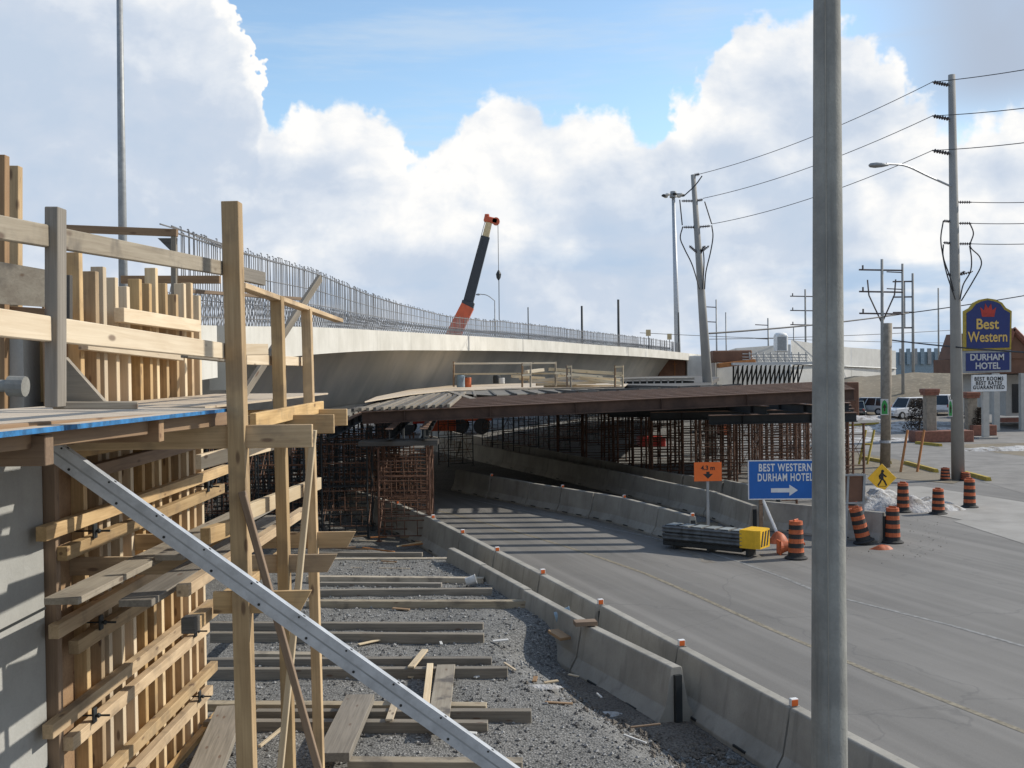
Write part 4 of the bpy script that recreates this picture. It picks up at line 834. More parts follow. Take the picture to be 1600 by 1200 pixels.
# short timber pole with the badge and the pole behind it
up3, g3, t3 = tapered_pole('timber_pole', 'cut-off brown timber pole carrying a green badge', 'pole', (1387, 505), (1383, 728), 51, .20, .24, 'stone_pillar')
def badge(par, px, py, Y, w_, h_, label=None):
    I = par.matrix_world.inverted(); p = A(px, py, Y); b = MB(); b.box((0, 0, 0), (w_, .02, h_), None, .004); o = b.build('badge', 'dirty_white', par, I @ M4.Translation(p))
    b = MB(); s_ = w_*.38; hh = h_*.44; b.prism([(-s_, -.016, -hh), (s_, -.016, -hh), (s_, -.016, hh*.35), (s_*.6, -.016, hh*.8), (0, -.016, hh*1.02), (-s_*.6, -.016, hh*.8), (-s_, -.016, hh*.35)], (0, .004, 0)); b.build('badge_emblem', 'green_paint', o)
    b = MB(); b.prism([(0, -.02, hh*.5), (s_*.7, -.02, -hh*.1), (s_*.25, -.02, -hh*.1), (s_*.25, -.02, -hh*.6), (-s_*.25, -.02, -hh*.6), (-s_*.25, -.02, -hh*.1), (-s_*.7, -.02, -hh*.1)], (0, .003, 0)); b.build('badge_mark', 'bush', o)
badge(up3, 1382, 636, 50.6, .36, .74); badge(up1, 1485, 638, 44.9, .16, .7)
b = MB(); p = A(1383, 690, 51); b.tube(p-V((0, 0, .06)), p+V((0, 0, .06)), .26, .26, 14); b.build('band', 'galvanised', up3, up3.matrix_world.inverted())
POLS = [(1378, 405, 650, 85, .13, 'util_concrete', 'slender pole with crossarms just behind the cut-off timber pole', 2), (1410, 412, 610, 110, .14, 'util_concrete', 'plain slender pole between the two crossarm poles', 1), (1426, 427, 600, 120, .15, 'util_concrete', 'distant pole with three side arms right of the plain one', 3),
        (1466, 450, 600, 125, .1, 'util_concrete', 'thin distant pole left of the hotel sign pole', 0), (1258, 452, 560, 130, .12, 'util_concrete', 'slim pole with short arms just left of the foreground pole', 2), (1200, 497, 560, 135, .12, 'grey_metal', 'slender pole behind the white toilet cabin', 1), (1119, 468, 560, 125, .1, 'grey_metal', 'thin pole directly right of the leaning pole', 1), (1134, 488, 560, 130, .09, 'grey_metal', 'thin short pole second right of the leaning pole', 0),
        (909, 478, 560, 110, .13, 'dark_steel', 'dark thin pole beyond the deck left of its pair', 0), (966, 468, 560, 110, .14, 'dark_steel', 'dark thin pole beyond the deck right of its pair', 0), (1240, 512, 560, 140, .1, 'grey_metal', 'short thin pole right of the white toilet cabin', 0), (825, 480, 560, 110, .07, 'dark_steel', 'very thin pole beyond the rebar right of the crane', 0), (773, 470, 560, 120, .07, 'grey_metal', 'thin lamp pole behind the crane cable', 4), (1060, 488, 560, 125, .1, 'dark_steel', 'short pole beside the distant high mast', 0)]
for px_, ty, by, Y, r_, mt, lb, arms in POLS:
    t, g, c = tapered_pole('distant_pole', lb, 'pole', (px_, ty), (px_+1, by), Y, r_*.8, r_*1.2, mt); I = t.matrix_world.inverted()
    if arms == 4: b = MB(); b.path(catmull([c, c+V((-.8, 0, .6)), c+V((-1.6, 0, .75))], 4), .05, 5); b.ball(c+V((-1.8, 0, .72)), .2, 1, (1.6, .8, .6)); b.build('lamp_arm', 'grey_metal', t, I)
    elif arms:
        for k in range(arms+1):
            b = MB(); z_ = c-V((0, 0, .9+k*1.7)); s_ = -1 if arms == 3 else 1
            if arms == 3: b.path([z_, z_+V((-2.2, 0, 0))], .09, 5)
            elif arms == 1: b.path([z_, z_+V((-1.6, 0, .1))], .06, 5)
            else: b.path([z_+V((-1.8, 0, .1)), z_+V((1.6, 0, 0))], .07, 5); b.tube(z_+V((-1.5, 0, .1)), z_+V((-1.5, 0, .45)), .07, .07, 6)
            b.build('crossarm', 'insulator', t, I)
    if arms == 3: b = MB(); b.path([c+V((-.9, 0, -.9)), c+V((-.9, 0, -6))], .08, 5); b.build('riser', 'grey_metal', t, I)
    if px_ == 1378:
        for s_ in (-1, 1): b = MB(); q_ = A(1378, 505, Y); b.path([q_, q_+V((s_*1.0, 0, 2.2)), q_+V((s_*1.1, 0, 3.4))], .06, 5); b.build('riser', 'insulator', t, I)
hm, gh, th = tapered_pole('high_mast_light', 'distant high mast light with ring of lamps left of the leaning pole', 'high mast', (1052, 303), (1058, 520), 130, .2, .42, 'galvanised'); I = hm.matrix_world.inverted()
b = MB(); b.tube(th+V((0, 0, -.4)), th+V((0, 0, .3)), .45, .35, 12)
for k in range(8): a = 2*math.pi*k/8; b.path([th, th+V((1.0*math.cos(a), 1.0*math.sin(a), -.1))], .07, 5)
b.build('lamp_ring', 'grey_metal', hm, I)
for k in range(8): a = 2*math.pi*k/8; q_ = th+V((1.12*math.cos(a), 1.12*math.sin(a), -.18)); b = MB(); b.ball(q_, .3, 2, (1, 1, .6)); b.build('lamp', 'dirty_white' if k % 2 else 'dark_steel', hm, I)
# wires
def wire(a, c, sag, label, r=.014, n=16):
    a, c = V(a), V(c); b = MB(); b.path([a.lerp(c, k/n)-V((0, 0, sag*4*(k/n)*(1-k/n))) for k in range(n+1)], r, 4); tag(b.build('power_line', 'wire_black'), label, 'cable', 'overhead power lines')
for i, (py, qx, qy, ty) in enumerate([(128, 1093, 272, 106), (181, 1098, 310, 168), (235, 1112, 350, 222)]):
    n_ = ['top', 'middle', 'lowest'][i]
    wire(A(1457, py, Y1-.3), A(qx, qy, Y2), .35, '%s of the three high wires running left to the leaning pole' % n_, .016)
    wire(A(1457, py, Y1-.3), A(1640, ty-4, 38), .05, '%s of the three high wires running right from the lamp pole' % n_, .016)
for i, py in enumerate((316, 349, 381)): wire(A(1518, py, Y1), A(1640, py-1, 43), .03, '%s of the three lower wires running right from the lamp pole' % ['top', 'middle', 'lowest'][i], .015)
wire(A(1108, 521, 62), A(1420, 489, 90), .15, 'dark telephone cable running right from the leaning pole', .05); wire(A(1380, 494, 90), A(1640, 455, 90), .1, 'dark telephone cable running right behind the cut-off pole', .04)
wire(A(1105, 530, 120), A(1500, 515, 140), .2, 'faint distant wire above the far wall, upper one', .035); wire(A(1000, 520, 120), A(1500, 536, 140), .2, 'faint distant wire above the far wall, lower one', .03)
wire(A(1390, 531, 52), A(1640, 553, 38), .06, 'cable looping from the cut-off pole to the right', .03)
# ------------------------------------------------------------------ crane
cr_ = thing('mobile_crane', 'orange mobile crane with black telescopic boom raised behind the bridge', 'crane', (-4.5, 82, 0)); I = cr_.matrix_world.inverted(); YC = 82
def boxbar(nm, a, c, w0, w1, mat, par):
    m_, L = frame(a, c, (0, 1, 0)); b = MB(); b.loft([[(0, s*w0, t*w0) for s, t in ((-.5, -.5), (.5, -.5), (.5, .5), (-.5, .5))], [(L, s*w1, t*w1) for s, t in ((-.5, -.5), (.5, -.5), (.5, .5), (-.5, .5))]]); b.build(nm, mat, par, I @ m_)
foot = A(690, 560, YC); boxbar('boom_base', foot, A(731, 478, YC), 1.1, 1.0, 'crane_orange', cr_); boxbar('boom_section', A(730, 480, YC), A(759, 370, YC), .72, .62, 'crane_black', cr_); boxbar('boom_tip', A(758.6, 371, YC), A(764, 348, YC), .5, .45, 'crane_cream', cr_)
b = MB(); b.box(A(767, 344, YC), (1.05, .6, .42), M4.Rotation(R(14), 3, 'Y'), .06); b.box(A(761, 341, YC), (.35, .5, .6), None, .05); b.tube(A(775, 346, YC)-V((0, .3, 0)), A(775, 346, YC)+V((0, .3, 0)), .28, .28, 12); b.build('boom_head', 'crane_orange', cr_, I)
b = MB(); b.box(A(731, 476, YC), (.95, .95, .5), M4.Rotation(R(15), 3, 'Y'), .05); b.build('collar', 'crane_black', cr_, I)
b = MB(); b.path([A(778, 346, YC), A(779, 425, YC)], .022, 4); b.path([A(759, 342, YC), A(722, 478, YC)], .022, 4); b.build('hoist_rope', 'wire_black', cr_, I)
b = MB(); b.loft([[A(779, 422, YC)+V((.05*math.cos(a), .05*math.sin(a), 0)) for a in range(6)], [A(779, 428, YC)+V((.2*math.cos(a), .2*math.sin(a), 0)) for a in range(6)], [A(779, 434, YC)+V((.16*math.cos(a), .16*math.sin(a), 0)) for a in range(6)], [A(779, 438, YC)+V((.04*math.cos(a), .04*math.sin(a), 0)) for a in range(6)]]); b.path([A(779.5, 438, YC), A(780, 500, YC)], .03, 4); b.build('hook_block', 'dark_steel', cr_, I)
b = MB(); b.box((-1.5, 0, 1.4), (9, 2.6, .8), None, .1); b.build('carrier', 'crane_orange', cr_); b = MB(); b.box((-2.2, 0, 3.0), (3.6, 2.2, 2.), None, .15); b.build('cab', 'crane_orange', cr_)
for x_ in (-5, -3.4, .6, 2.2):
    for y_ in (-1.2, 1.2): b = MB(); b.tube((x_, y_-.2, .6), (x_, y_+.2, .6), .6, .6, 20); b.build('wheel', 'black_rubber', cr_)
# ------------------------------------------------------------------ signs
def post_sign(name, label, px, py, Y, w_, h_, mat, rz=0., border=None, diamond=False, th=.02):
    c = A(px, py, Y); t = thing(name, label, 'sign', (c.x, c.y, 0), rz); b = MB()
    if diamond: rt = M4.Rotation(R(45), 3, 'Y'); 
    else: rt = None
    b.box((0, 0, c.z), (w_, th, h_), rt, .005); p = b.build('sign_panel', mat, t)
    if border:
        b = MB(); e_ = .03
        for s in (1, -1): b.box((0, -th/2-.002, c.z+s*(h_/2-e_/2)), (w_-.002, .004, e_)); b.box((s*(w_/2-e_/2), -th/2-.0015, c.z), (e_, .004, h_-2*e_-.002))
        b.build('border', border, p)
    return t, p, c.z
t, p, zc = post_sign('road_sign', 'large blue hotel direction sign with white arrow beside the foreground pole', 1232, 749.5, 31, 2.30, 1.13, 'blue_sign', R(-2), 'white_paint')
text('lettering', 'BEST WESTERN', .30, 'white_paint', p, M4.Translation((-.09, -.016, zc+.34)) @ FACE, .008, 1.15, fit=1.50); text('lettering', 'DURHAM HOTEL', .30, 'white_paint', p, M4.Translation((-.10, -.016, zc+.06)) @ FACE, .008, 1.15, fit=1.56)
b = MB(); b.prism([(-.50, -.016, zc-.36), (.02, -.016, zc-.36), (.02, -.016, zc-.46), (.26, -.016, zc-.30), (.02, -.016, zc-.14), (.02, -.016, zc-.24), (-.50, -.016, zc-.24)], (0, .004, 0)); b.build('arrow', 'white_paint', p)
for x_ in (-.78, .75): b = MB(); b.box((x_, .06, zc/2), (.1, .09, zc+.9)); b.build('post', 'brown_timber', t); b = MB(); b.tube((x_+.05, .06, zc-.55), (x_+.42, -.35, .02), .045, .045, 6); b.build('prop', 'white_paint', t)
t, p, zc = post_sign('clearance_sign', 'small orange clearance sign reading 4.3 m above the crash cushion', 1106, 737, 29.6, .76, .52, 'orange_sign', R(3))
text('lettering', '4.3 m', .17, 'black_rubber', p, M4.Translation((0, -.016, zc+.10)) @ FACE, .004)
b = MB(); b.prism([(-.14, -.014, zc-.06), (-.045, -.014, zc-.06), (-.045, -.014, zc-.0), (.045, -.014, zc-.0), (.045, -.014, zc-.06), (.14, -.014, zc-.06), (0, -.014, zc-.19)], (0, .003, 0)); b.build('arrow', 'black_rubber', p)
b = MB(); b.box((0, .04, zc/2-.1), (.07, .05, zc)); b.build('post', 'grey_metal', t)
t, p, zc = post_sign('pedestrian_sign', 'yellow diamond sign with walking figure among the barrels', 1378, 747, 38, .72, .72, 'yellow_paint', 0, None, True)
b = MB(); y_ = -.016; b.tube((0.02, y_, zc+.24), (0.02, y_-.005, zc+.24), .052, .052, 14)
for pts_ in ([(0, .19), (.0, .0)], [(0, .0), (.09, -.12), (.15, -.25)], [(0, .0), (-.06, -.13), (-.14, -.25)], [(.0, .17), (-.09, .07), (-.07, -.02)], [(.0, .17), (.09, .08), (.14, .05)]): 
    for (x0, z0), (x1, z1) in zip(pts_, pts_[1:]): m_, L = frame((x0, y_, zc+z0), (x1, y_, zc+z1), (0, 1, 0)); b.box((x0/2+x1/2, y_, zc+z0/2+z1/2), (L+.03, .005, .055 if z0 < .15 else .06), M4.Rotation(-math.atan2(z1-z0, x1-x0), 3, 'Y'))
b.box((0, y_, zc+.08), (.10, .006, .2)); b.build('walking_figure', 'black_rubber', p); b = MB(); b.box((0, y_, zc-.29), (.3, .004, .012)); b.build('crossing_mark', 'black_rubber', p)
b = MB(); b.box((0, .04, zc/2), (.06, .05, zc)); b.build('post', 'grey_metal', t)
# back of a folding sign stand
t = thing('sign_stand', 'grey backed folding sign frame standing behind the foreground pole', 'sign stand', G(1335, 850)); 
for x_ in (-.2, .24): b = MB(); b.box((x_, 0, .95), (.06, .05, 1.9), M4.Rotation(R(3), 3, 'Y')); b.build('leg', 'grey_metal', t)
b = MB(); b.box((0.0, .03, 1.5), (.5, .04, .7), None, .01); b.build('panel', 'brown_panel', t); b = MB(); b.box((.0, -.02, 1.88), (.62, .06, .05)); b.box((.0, -.02, 1.12), (.5, .05, .05)); b.build('crossbar', 'grey_metal', t)
# crash cushion
ccp = V((4.0, 29.2, 0)); cce = V((6.2, 27.5, 0)); m_, L = frame(ccp, cce); m_ = M4.Translation((.18, .12, 0)) @ m_ @ M4.Diagonal((.92, .9, .86, 1)); cc = bpy.data.objects.new('crash_cushion', None); COL.objects.link(cc); cc.matrix_world = m_; tag(cc, 'grey ribbed crash cushion with yellow and black chevron nose', 'crash cushion')
for s_ in (-1, 1):
    for zz in (.42, .64):
        for k in range(4): b = MB(); b.prism([(k*.62, s_*.36+y_*s_, zz+z_) for y_, z_ in ((0, -.1), (.05, -.06), (0, 0), (.05, .06), (0, .1), (-.015, .1), (-.015, -.1))], (.66, 0, 0)); b.build('side_rail', 'cushion_grey', cc)
for k in range(6): b = MB(); b.box((.2+k*.42, 0, .50), (.36, .60, .5), None, .02); b.build('cartridge', 'black_rubber', cc); b = MB(); b.box((.2+k*.42, 0, .755), (.30, .5, .012)); b.build('cartridge_lid', 'alu_form', cc)
b = MB(); b.box((1.2, 0, .26), (2.5, .56, .28), None, .02); b.build('skirt', 'dark_steel', cc)
b = MB(); nr = []
for x_, w_ in ((2.45, .40), (2.7, .40), (2.9, .39), (3.0, .35), (3.03, .31)): nr.append([(x_, -w_, .28), (x_, w_, .28), (x_, w_, .82), (x_, -w_, .82)])
b.loft(nr); b.build('nose', 'yellow_paint', cc)
for x_ in (-.26, -.08, .10): b = MB(); b.prism([(3.036, x_-.02, .34), (3.036, x_+.06, .34), (3.036, x_+.18, .78), (3.036, x_+.10, .78)], (.004, 0, 0)); b.build('chevron', 'black_rubber', cc)
for x_ in (.3, 1.4, 2.6): b = MB(); b.box((x_, 0, .14), (.08, .5, .28)); b.build('leg', 'dark_steel', cc)
# ------------------------------------------------------------------ barrels
def make_barrel(label):
    t = thing('traffic_barrel', label, 'traffic barrel', (0, 0, 0), 0, 'orange and black traffic barrels'); hs = [0.06, .17, .285, .40, .515, .63, .745, .86, .95]; rs = [.205, .201, .197, .193, .188, .184, .179, .174]
    for k in range(8):
        b = MB(); r_, h0, h1 = rs[k], hs[k], hs[k+1]; b.lathe([(r_, h0), (r_, h0+.012), (r_*.975, h0+.03), (r_*.96, h1)], n=20); b.build('band', 'orange_plastic' if k % 2 == 1 else 'black_rubber', t)
    b = MB(); b.lathe([(.28, 0), (.29, .03), (.24, .06), (.18, .07)], n=20); b.build('base', 'black_rubber', t)
    b = MB(); b.box((0, 0, .97), (.2, .04, .06), None, .01); b.build('handle', 'orange_plastic', t); return t
bars = [((1395, 848), 0, 1., 'barrel standing in front of the barrier end right of the foreground pole'), ((1244, 873), 0, 1., 'barrel beside the crash cushion left of the foreground pole'), ((1411, 800), 0, 1., 'barrel standing behind the walking figure sign'), ((1466, 803), 0, .85, 'barrel in the snow right of the walking figure sign'),
        ((1515, 793), 0, 1., 'rightmost barrel at the driveway edge'), ((1350, 850), -14, 1., 'tilted barrel leaning behind the sign frame'), ((1477, 751), 0, .55, 'small squat barrel at the foot of the lamp pole'), ((1509, 751), 0, .35, 'crushed barrel right of the lamp pole foot'), ((1330, 800), 0, .8, 'barrel seen between foreground pole and sign frame')]
b0 = None
for (px_, py_), tilt, s_, lb in bars:
    p = G(px_, py_); M_ = M4.Translation((p.x, p.y, .005+abs(tilt)*.004)) @ M4.Rotation(R(tilt), 4, 'Y') @ M4.Rotation(random.random()*6, 4, 'Z') @ M4.Diagonal((1, 1, s_, 1))
    if b0 is None: b0 = make_barrel(lb); b0.matrix_world = M_; CH_OF[b0.name] = [o for o in bpy.data.objects if o.parent == b0]
    else: dup(b0, M_, lb)
p = G(1205, 866); t = thing('traffic_cone', 'orange cone lying knocked over beside the crash cushion nose', 'cone', p)
b = MB(); b.lathe([(.19, 0), (.15, .1), (.035, .68), (.01, .68)], n=16); b.build('cone_body', 'orange_plastic', t, M4.Translation((.2, 0, .17)) @ M4.Rotation(R(82), 4, 'Y')); b = MB(); b.box((.2, 0, .18), (.04, .36, .36)); b.build('base', 'orange_plastic', t)
blob('orange_bag', 1215, 848, .28, .22, .0, .38, 'orange_plastic', 31, 'crumpled orange sandbag heap by the crash cushion', 'sandbag')
blob('orange_bag', 1378, 858, .3, .16, .0, .16, 'orange_plastic', 33, 'flat orange sandbag by the barrel at the barrier end', 'sandbag')
# ------------------------------------------------------------------ snow & rubble at right
blob('snow_bank', 1425, 796, 1.7, .8, .0, .55, 'snow', 41, 'dirty snow bank between the barrels', 'snow'); blob('snow_bank', 1368, 792, 1.5, .9, .0, .75, 'snow', 42, 'heap of dirty snow behind the walking figure sign', 'snow')
blob('snow_bank', 1370, 672, 6.5, 2.2, .0, .35, 'snow', 43, 'long snow patch in front of the parked cars', 'snow'); blob('snow_bank', 1430, 663, 4., 1.6, .0, .3, 'snow', 45, 'snow patch beside the dark bush', 'snow')
blob('snow_bank', 1580, 703, 3.2, 1.0, .0, .25, 'snow', 46, 'low snow ridge on the grass below the hotel sign', 'snow'); blob('snow_bank', 1345, 688, 4.5, 2.5, .0, .2, 'snow', 47, 'flat snow sheet left of the driveway', 'snow')
blob('snow_bank', 1345, 655, 4.5, 2., .0, .4, 'snow', 48, 'snow ridge right at the foot of the parked cars', 'snow')
# yellow parking kerbs & barricades
for i, (a, c) in enumerate([((1345, 714), (1390, 722)), ((1415, 722), (1463, 735)), ((1508, 738), (1545, 748)), ((1325, 664), (1372, 661)), ((1432, 691), (1470, 695))]):
    p, q_ = G(*a, .1), G(*c, .1); m_, L = frame(p, q_); b = MB(); b.prism([(0, -.12, -.1), (0, .12, -.1), (0, .08, .06), (0, -.08, .06)], (L, 0, 0)); o = b.build('parking_curb', 'old_yellow', None, m_)
    tag(o, ['yellow parking kerb left of the cut-off pole', 'yellow parking kerb between the cut-off pole and the lamp pole', 'yellow parking kerb right of the lamp pole', 'yellow kerb by the snow below the parked cars', 'yellow kerb under the brick planter'][i], 'kerb', 'yellow parking kerbs')
for i, (xa, xb, yb, yt) in enumerate([(1342, 1355, 726, 672), (1407, 1433, 738, 672)]):
    t = thing('barricade_stand', ['slanting yellow barricade legs left of the cut-off pole', 'slanting orange barricade legs right of the cut-off pole'][i], 'barricade', G(xa, yb)); I = t.matrix_world.inverted(); Yb = G(xa, yb).y
    for px_ in (xa, xb): b = MB(); b.tube(A(px_, yb, Yb), A(px_+11, yt, Yb+.6), .055, .055, 6); b.build('leg', 'orange_rust' if i else 'old_yellow', t, I)
    if i == 0: b = MB(); b.tube(A(xa+6, yt+22, Yb+.3), A(xb+6, yt+22, Yb+.3), .05, .05, 6); b.build('crossbar', 'old_yellow', t, I)
# ------------------------------------------------------------------ vehicles
def car(label, px, py, rz, L, Wd, H, mat, kind='suv', light='red_paint', sc=1., grp='cars parked in the hotel lot'):
    t = thing('parked_car', label, 'car', G(px, py), rz, grp)
    bh = H*.55
    rings = []
    prof_ = [(-L/2, .45, .62), (-L/2+.05, .32, bh-.05), (-L/2+.5, .3, bh), (-L*.2, .3, bh+.02), (L*.2, .3, bh), (L/2-.35, .3, bh-.08), (L/2-.05, .32, bh-.22), (L/2, .42, .62)] if kind == 'suv' else [(-L/2, .4, .7), (-L/2+.08, .28, bh), (-L*.28, .26, bh+.05), (L*.1, .26, bh+.02), (L/2-.5, .28, bh-.08), (L/2-.08, .3, bh-.2), (L/2, .4, .58)]
    for x_, z0, z1 in prof_:
        wv_ = Wd/2*(1-.12*(abs(x_)/(L/2))**4); rings.append([(x_, -wv_*.93, z0), (x_, -wv_, z0+(z1-z0)*.35), (x_, -wv_*.98, z1-.06), (x_, -wv_*.88, z1), (x_, wv_*.88, z1), (x_, wv_*.98, z1-.06), (x_, wv_, z0+(z1-z0)*.35), (x_, wv_*.93, z0)])
    b = MB(); b.loft(rings); b.build('body', mat, t, None, False)
    g_ = [(-L/2+.12, L*.2), (-L/2+.3, L*.08)] if kind == 'suv' else [(-L*.34, L*.22), (-L*.18, L*.08)]
    (xa, xb), (xc, xd) = g_; w0, w1 = Wd/2*.9, Wd/2*.74; zt = H
    b = MB(); b.loft([[(xa, -w0, bh-.02), (xb, -w0, bh-.02), (xb, w0, bh-.02), (xa, w0, bh-.02)], [(xc, -w1, zt-.05), (xd, -w1, zt-.05), (xd, w1, zt-.05), (xc, w1, zt-.05)]]); gl = b.build('greenhouse', 'glass', t)
    b = MB(); b.box(((xc+xd)/2, 0, zt-.03), (xd-xc+.1, w1*2+.04, .06), None, .02); b.build('roof', mat, t)
    b = MB()
    for f_ in (0, .36, .68, 1.):
        for s_ in (-1, 1): b.path([(xa+(xb-xa)*f_, s_*(w0+.004), bh), (xc+(xd-xc)*f_, s_*(w1+.01), zt-.05)], .04, 4)
    b.build('pillar', mat, t)
    for x_ in (-L*.3, L*.31):
        for s_ in (-1, 1):
            b = MB(); b.tube((x_, s_*(Wd/2-.2), .34), (x_, s_*(Wd/2+.01), .34), .34, .34, 18); wh = b.build('wheel', 'black_rubber', t); b = MB(); b.tube((x_, s_*(Wd/2+.0), .34), (x_, s_*(Wd/2+.025), .34), .2, .18, 12); b.build('rim', 'silver_paint', wh)
    for s_ in (-1, 1):
        b = MB(); b.box((L/2-.07, s_*Wd*.34, bh-.30), (.12, .34, .16), None, .02); b.build('headlight', 'dirty_white', t); b = MB(); b.box((-L/2+.06, s_*Wd*.40, bh-.14), (.12, .18, .26), None, .02); b.build('tail_light', light, t)
    b = MB(); b.box((L/2-.03, 0, .48), (.1, Wd*.8, .16), None, .02); b.box((-L/2+.03, 0, .48), (.1, Wd*.8, .16), None, .02); b.build('bumper', 'grey_metal', t)
    return t
car('white four-door utility vehicle parked side on left of the brick pillar', 1417, 654, R(180+25), 4.6, 1.85, 1.85, 'white_car')
car('silver station wagon parked right of the green badge', 1352, 648, R(150), 4.6, 1.8, 1.65, 'silver_paint')
car('dark teal sedan with red tail lights nearest the foreground pole', 1338, 650, R(70), 4.5, 1.75, 1.4, 'dark_car', 'sedan')
car('silver hatchback behind the teal sedan', 1328, 643, R(100), 4.3, 1.75, 1.45, 'silver_paint', 'sedan')
car('white van seen between the brick pillar and the lamp pole', 1474, 648, R(60), 4.8, 1.9, 1.9, 'white_car')
car('dark blue car parked behind the hotel sign foot', 1512, 652, R(70), 4.4, 1.8, 1.5, 'navy_sign', 'sedan')
# ------------------------------------------------------------------ hotel
hs = thing('hotel_sign', 'tall hotel sign with blue arched head, name panel and letter board', 'sign', G(1541, 686)); YH = G(1541, 686).y; I = hs.matrix_world.inverted(); xh = A(1543, 560, YH).x
def L2W(px, py): return A(px, py, YH)
def panel_from(pts_px, mat, nm, par, th=.3, y=0.):
    b = MB(); b.prism([L2W(*p)+V((0, y, 0)) for p in pts_px], (0, th, 0)); return b.build(nm, mat, par, I @ M4() if par == hs else M4())
head = [(1507, 548), (1507, 486), (1516, 481), (1522, 473), (1532, 468), (1543, 466), (1556, 468), (1566, 473), (1572, 481), (1581, 486), (1580, 546)]
inn = [(1510, 545), (1510, 489), (1518, 484), (1525, 475), (1534, 471), (1543, 469), (1554, 471), (1563, 475), (1569, 484), (1578, 489), (1577, 543)]
o1 = panel_from(head, 'old_yellow', 'sign_head', hs); 
b = MB(); b.prism([L2W(*p)+V((0, -.03, 0)) for p in inn], (0, .02, 0)); b.build('face', 'navy_sign', o1)
b = MB(); b.prism([L2W(*p)+V((0, -.05, 0)) for p in [(1534, 495), (1531, 480), (1537, 485), (1539, 474), (1543.5, 482), (1548, 474), (1550, 485), (1556, 480), (1553, 495)]], (0, .02, 0)); b.build('crown_emblem', 'red_paint', o1)
text('lettering', 'Best', .92, 'gold_letter', o1, M4.Translation(L2W(1542, 507)+V((0, -.055, 0))) @ FACE, .018, 1., fit=1.42); text('lettering', 'Western', .92, 'gold_letter', o1, M4.Translation(L2W(1543, 527)+V((0, -.055, 0))) @ FACE, .014, 1.0, fit=2.5)
o2 = panel_from([(1506, 583), (1506, 549), (1580, 547), (1580, 581)], 'grey_metal', 'name_panel', hs); b = MB(); b.prism([L2W(*p)+V((0, -.03, 0)) for p in [(1509, 580), (1509, 552), (1577, 550), (1577, 578)]], (0, .02, 0)); b.build('face', 'navy_sign', o2)
text('lettering', 'Durham'.upper(), .56, 'dirty_white', o2, M4.Translation(L2W(1542, 558.5)+V((0, -.04, 0))) @ FACE, .014, 1., .92); text('lettering', 'HOTEL', .56, 'dirty_white', o2, M4.Translation(L2W(1543, 572)+V((0, -.04, 0))) @ FACE, .014, 1., .9)
o3 = panel_from([(1520, 612), (1520, 586), (1573, 585), (1573, 611)], 'white_paint', 'letter_board', hs, .25)
for k, s_ in enumerate(('BEST ROOMS', 'BEST RATES', 'GUARANTEED')): text('lettering', s_, .33, 'black_rubber', o3, M4.Translation(L2W(1545, 592+k*6.7)+V((0, -.02, 0))) @ FACE, .008, 1.2, .82)
for px_ in (1541,): b = MB(); q_ = L2W(px_, 612.5); b.box((q_.x, q_.y+.15, q_.z/2), (.38, .3, q_.z)); b.build('post', 'beige_wall', hs, I)
b = MB(); q_ = L2W(1541, 600); b.box((q_.x, q_.y+.15, .06), (1.2, .9, .12)); b.build('footing', 'paved_concrete', hs, I)
for i, (px_, pyb, pyt) in enumerate([(1453, 690, 608), (1517, 680, 613)]):
    g = G(px_, pyb); tz_ = A(px_, pyt, g.y).z; t = thing('brick_pillar', ['brick capped stone gate pillar with red planter left of the lamp pole', 'brick capped stone gate pillar left of the hotel sign post'][i], 'pillar', g)
    b = MB(); b.box((0, 0, tz_/2), (.62, .62, tz_), None, .02); b.build('shaft', 'stone_pillar', t); b = MB(); b.box((0, 0, tz_-.1), (.95, .95, .25), None, .03); b.box((0, 0, tz_-.3), (.85, .85, .15)); b.build('cap', 'brick', t)
    b = MB(); b.box((0.6, -.2, .35), (3.6 if i == 0 else 1.6, 1.2, .7), None, .03); b.build('planter', 'brick', t)
# dark bush made of many twigs
def bush(px_, py_, rr, hh, label, seed):
    rng = random.Random(seed); b = MB(); g = G(px_, py_)
    for k in range(2600):
        a = rng.random()*6.28; u = rng.random(); r_ = rr*math.sqrt(rng.random())*(1-.55*u); p = V((r_*math.cos(a), r_*math.sin(a), hh*u)); d_ = V((rng.uniform(-1, 1), rng.uniform(-1, 1), rng.uniform(-.3, 1)))*.11
        n_ = V((rng.uniform(-1, 1), rng.uniform(-1, 1), rng.uniform(-1, 1)))*.05; b.poly([p, p+d_+n_, p+d_*1.3-n_])
    t = thing('bush', label, 'bush', g); b.build('foliage', 'bush', t); b = MB(); b.tube((0, 0, 0), (0, 0, hh*.5), .06, .03, 6); b.build('trunk', 'brown_timber', t)
bush(1437, 676, 1.25, 2.3, 'dark bare bush beside the brick planter', 3); bush(1527, 680, .7, 1.8, 'small reddish bush by the hotel sign foot', 4)
hb = thing('hotel_building', 'beige hotel wing with dark gabled entrance roof at the right edge', 'building', (A(1600, 660, 75).x, 78, 0)); I = hb.matrix_world.inverted()
def hbx(a, c, y, th, mat, nm, par=None): 
    p, q_ = A(*a, y), A(*c, y); b = MB(); b.box(((p.x+q_.x)/2, y+th/2, (p.z+q_.z)/2), (abs(q_.x-p.x), th, abs(p.z-q_.z))); return b.build(nm, mat, hb, I)
hbx((1572, 650), (1760, 583), 80, 8, 'beige_wall', 'wall'); hbx((1560, 584), (1760, 558), 78, 12, 'brown_panel', 'canopy_fascia')
b = MB(); b.prism([A(1568, 560, 77.9), A(1583, 515, 77.9), A(1622, 556, 77.9), A(1760, 559, 77.9), A(1760, 562, 77.9)], (0, 12, 0)); b.build('roof', 'brown_panel', hb, I)
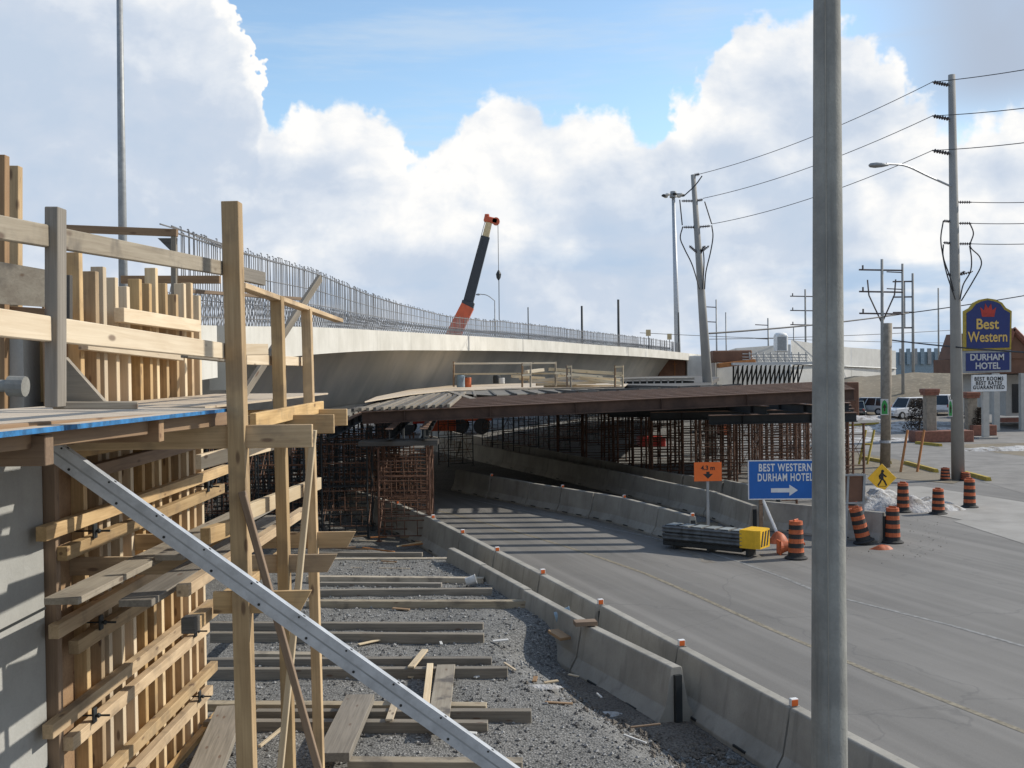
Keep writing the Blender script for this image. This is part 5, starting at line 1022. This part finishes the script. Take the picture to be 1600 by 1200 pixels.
b = MB(); b.path([A(1567, 562, 77.8), A(1583, 514, 77.8), A(1626, 558, 77.8)], .22, 6); b.build('gable_trim', 'brick', hb, I)
for px_ in (1556, 1598): q_ = A(px_, 640, 77.5); b = MB(); b.box((q_.x, 77.5, A(px_, 583, 77.5).z/2), (.4, .4, A(px_, 583, 77.5).z)); b.build('column', 'beige_wall', hb, I)
hbx((1582, 645), (1594, 600), 79.93, .06, 'glass', 'window'); hbx((1566, 660), (1760, 651), 79, 1, 'brick', 'plinth')
# ------------------------------------------------------------------ far ground: embankment and distant blue structure
b = MB(); cols = []
for k in range(60):
    px_ = 1290+k*9; yb = 650-(px_-1290)*.03; zc_ = A(px_, 592-10*min(1, (px_-1290)/150)+3*mnoise.noise(V((k*.3, 0, 0))), 118)
    f0 = V((A(px_, 640, 104).x, 104, -.02)); mid = V((A(px_, 610, 111).x, 111, zc_.z*.55+.3*mnoise.noise(V((k*.5, 1, 0))))); bk = V((A(px_, 600, 140).x, 140, zc_.z*.9))
    cols.append([f0, mid, zc_, bk])
for a, c in zip(cols, cols[1:]):
    for i in range(3): b.poly([a[i], c[i], c[i+1], a[i+1]])
bmesh.ops.remove_doubles(b.bm, verts=b.bm.verts, dist=.001)
struct(b.build('embankment', 'dry_grass', None, None, True))
bs = thing('blue_building', 'distant blue-grey steel building above the embankment', 'building', A(1440, 580, 220)); I = bs.matrix_world.inverted()
p, q_ = A(1402, 577, 220), A(1500, 549, 220); b = MB(); b.box(((p.x+q_.x)/2, 224, q_.z/2), (q_.x-p.x, 8, q_.z)); b.build('wall', 'faded_blue', bs, I)
for k in range(9): x_ = p.x+(q_.x-p.x)*(k+.5)/9; b = MB(); b.box((x_, 219.7, q_.z-.9), (.7, .5, 3.2)); b.build('column', 'faded_blue' if k % 2 else 'grey_metal', bs, I)
# far cluttered things under the beams: red/white barricade, container
t = thing('barricade', 'red and white striped barricade seen under the left end of the beams', 'barricade', (A(680, 680, 62).x, 62, 0)); I = t.matrix_world.inverted()
for k, (xa, xb, ya, mt) in enumerate([(628, 645, 661, 'white_paint'), (645, 674, 659, 'red_paint'), (656, 674, 668, 'white_paint'), (674, 712, 664, 'crane_orange')]):
    a, c = A(xa, ya, 62), A(xb, ya, 62); b = MB(); b.box(((a.x+c.x)/2, 62, a.z), (c.x-a.x, .15, .22 if k < 3 else .7)); b.build('board', mt, t, I)
for px_ in (630, 674, 705): a = A(px_, 662, 62.1); b = MB(); b.box((a.x, 62.15, a.z/2), (.1, .1, a.z)); b.build('post', 'grey_metal', t, I)
def container(px0, px1, py0, py1, Y, mat, label):
    a, c = A(px0, py1, Y), A(px1, py0, Y); t = thing('site_container', label, 'container', (a.x/2+c.x/2, Y, 0)); w_ = c.x-a.x; b = MB(); b.box((0, 1, c.z/2), (w_, 2, c.z), None, .04); b.build('body', mat, t)
    b = MB()
    for k in range(int(w_/.3)): b.box((-w_/2+.15+k*.3, -.02, c.z/2), (.1, .05, c.z*.9))
    b.build('rib', mat, t)
container(1105, 1145, 657, 672, 80, 'dirty_white', 'pale site container beyond the shoring on the right'); container(1128, 1142, 656, 670, 76, 'orange_plastic', 'orange site box beyond the shoring on the right'); container(1000, 1040, 684, 696, 66, 'red_paint', 'red box between the shoring legs'); container(1324, 1342, 597, 620, 98, 'brown_panel', 'brown square box at the foot of the embankment')
# traffic on the far deck: small orange signs
for i, (px_, py_) in enumerate([(1013, 520), (1046, 526)]):
    a = A(px_, py_, 95+i*6); t = thing('small_sign', 'small orange sign on the far deck, %s one' % ['left', 'right'][i], 'sign', (a.x, a.y, 6.4)); b = MB(); b.box((0, 0, a.z-6.4), (.42, .04, .55)); b.build('panel', 'crane_cream', t); b = MB(); b.box((0, .03, (a.z-6.4)/2), (.06, .04, a.z-6.4)); b.build('post', 'dark_steel', t)
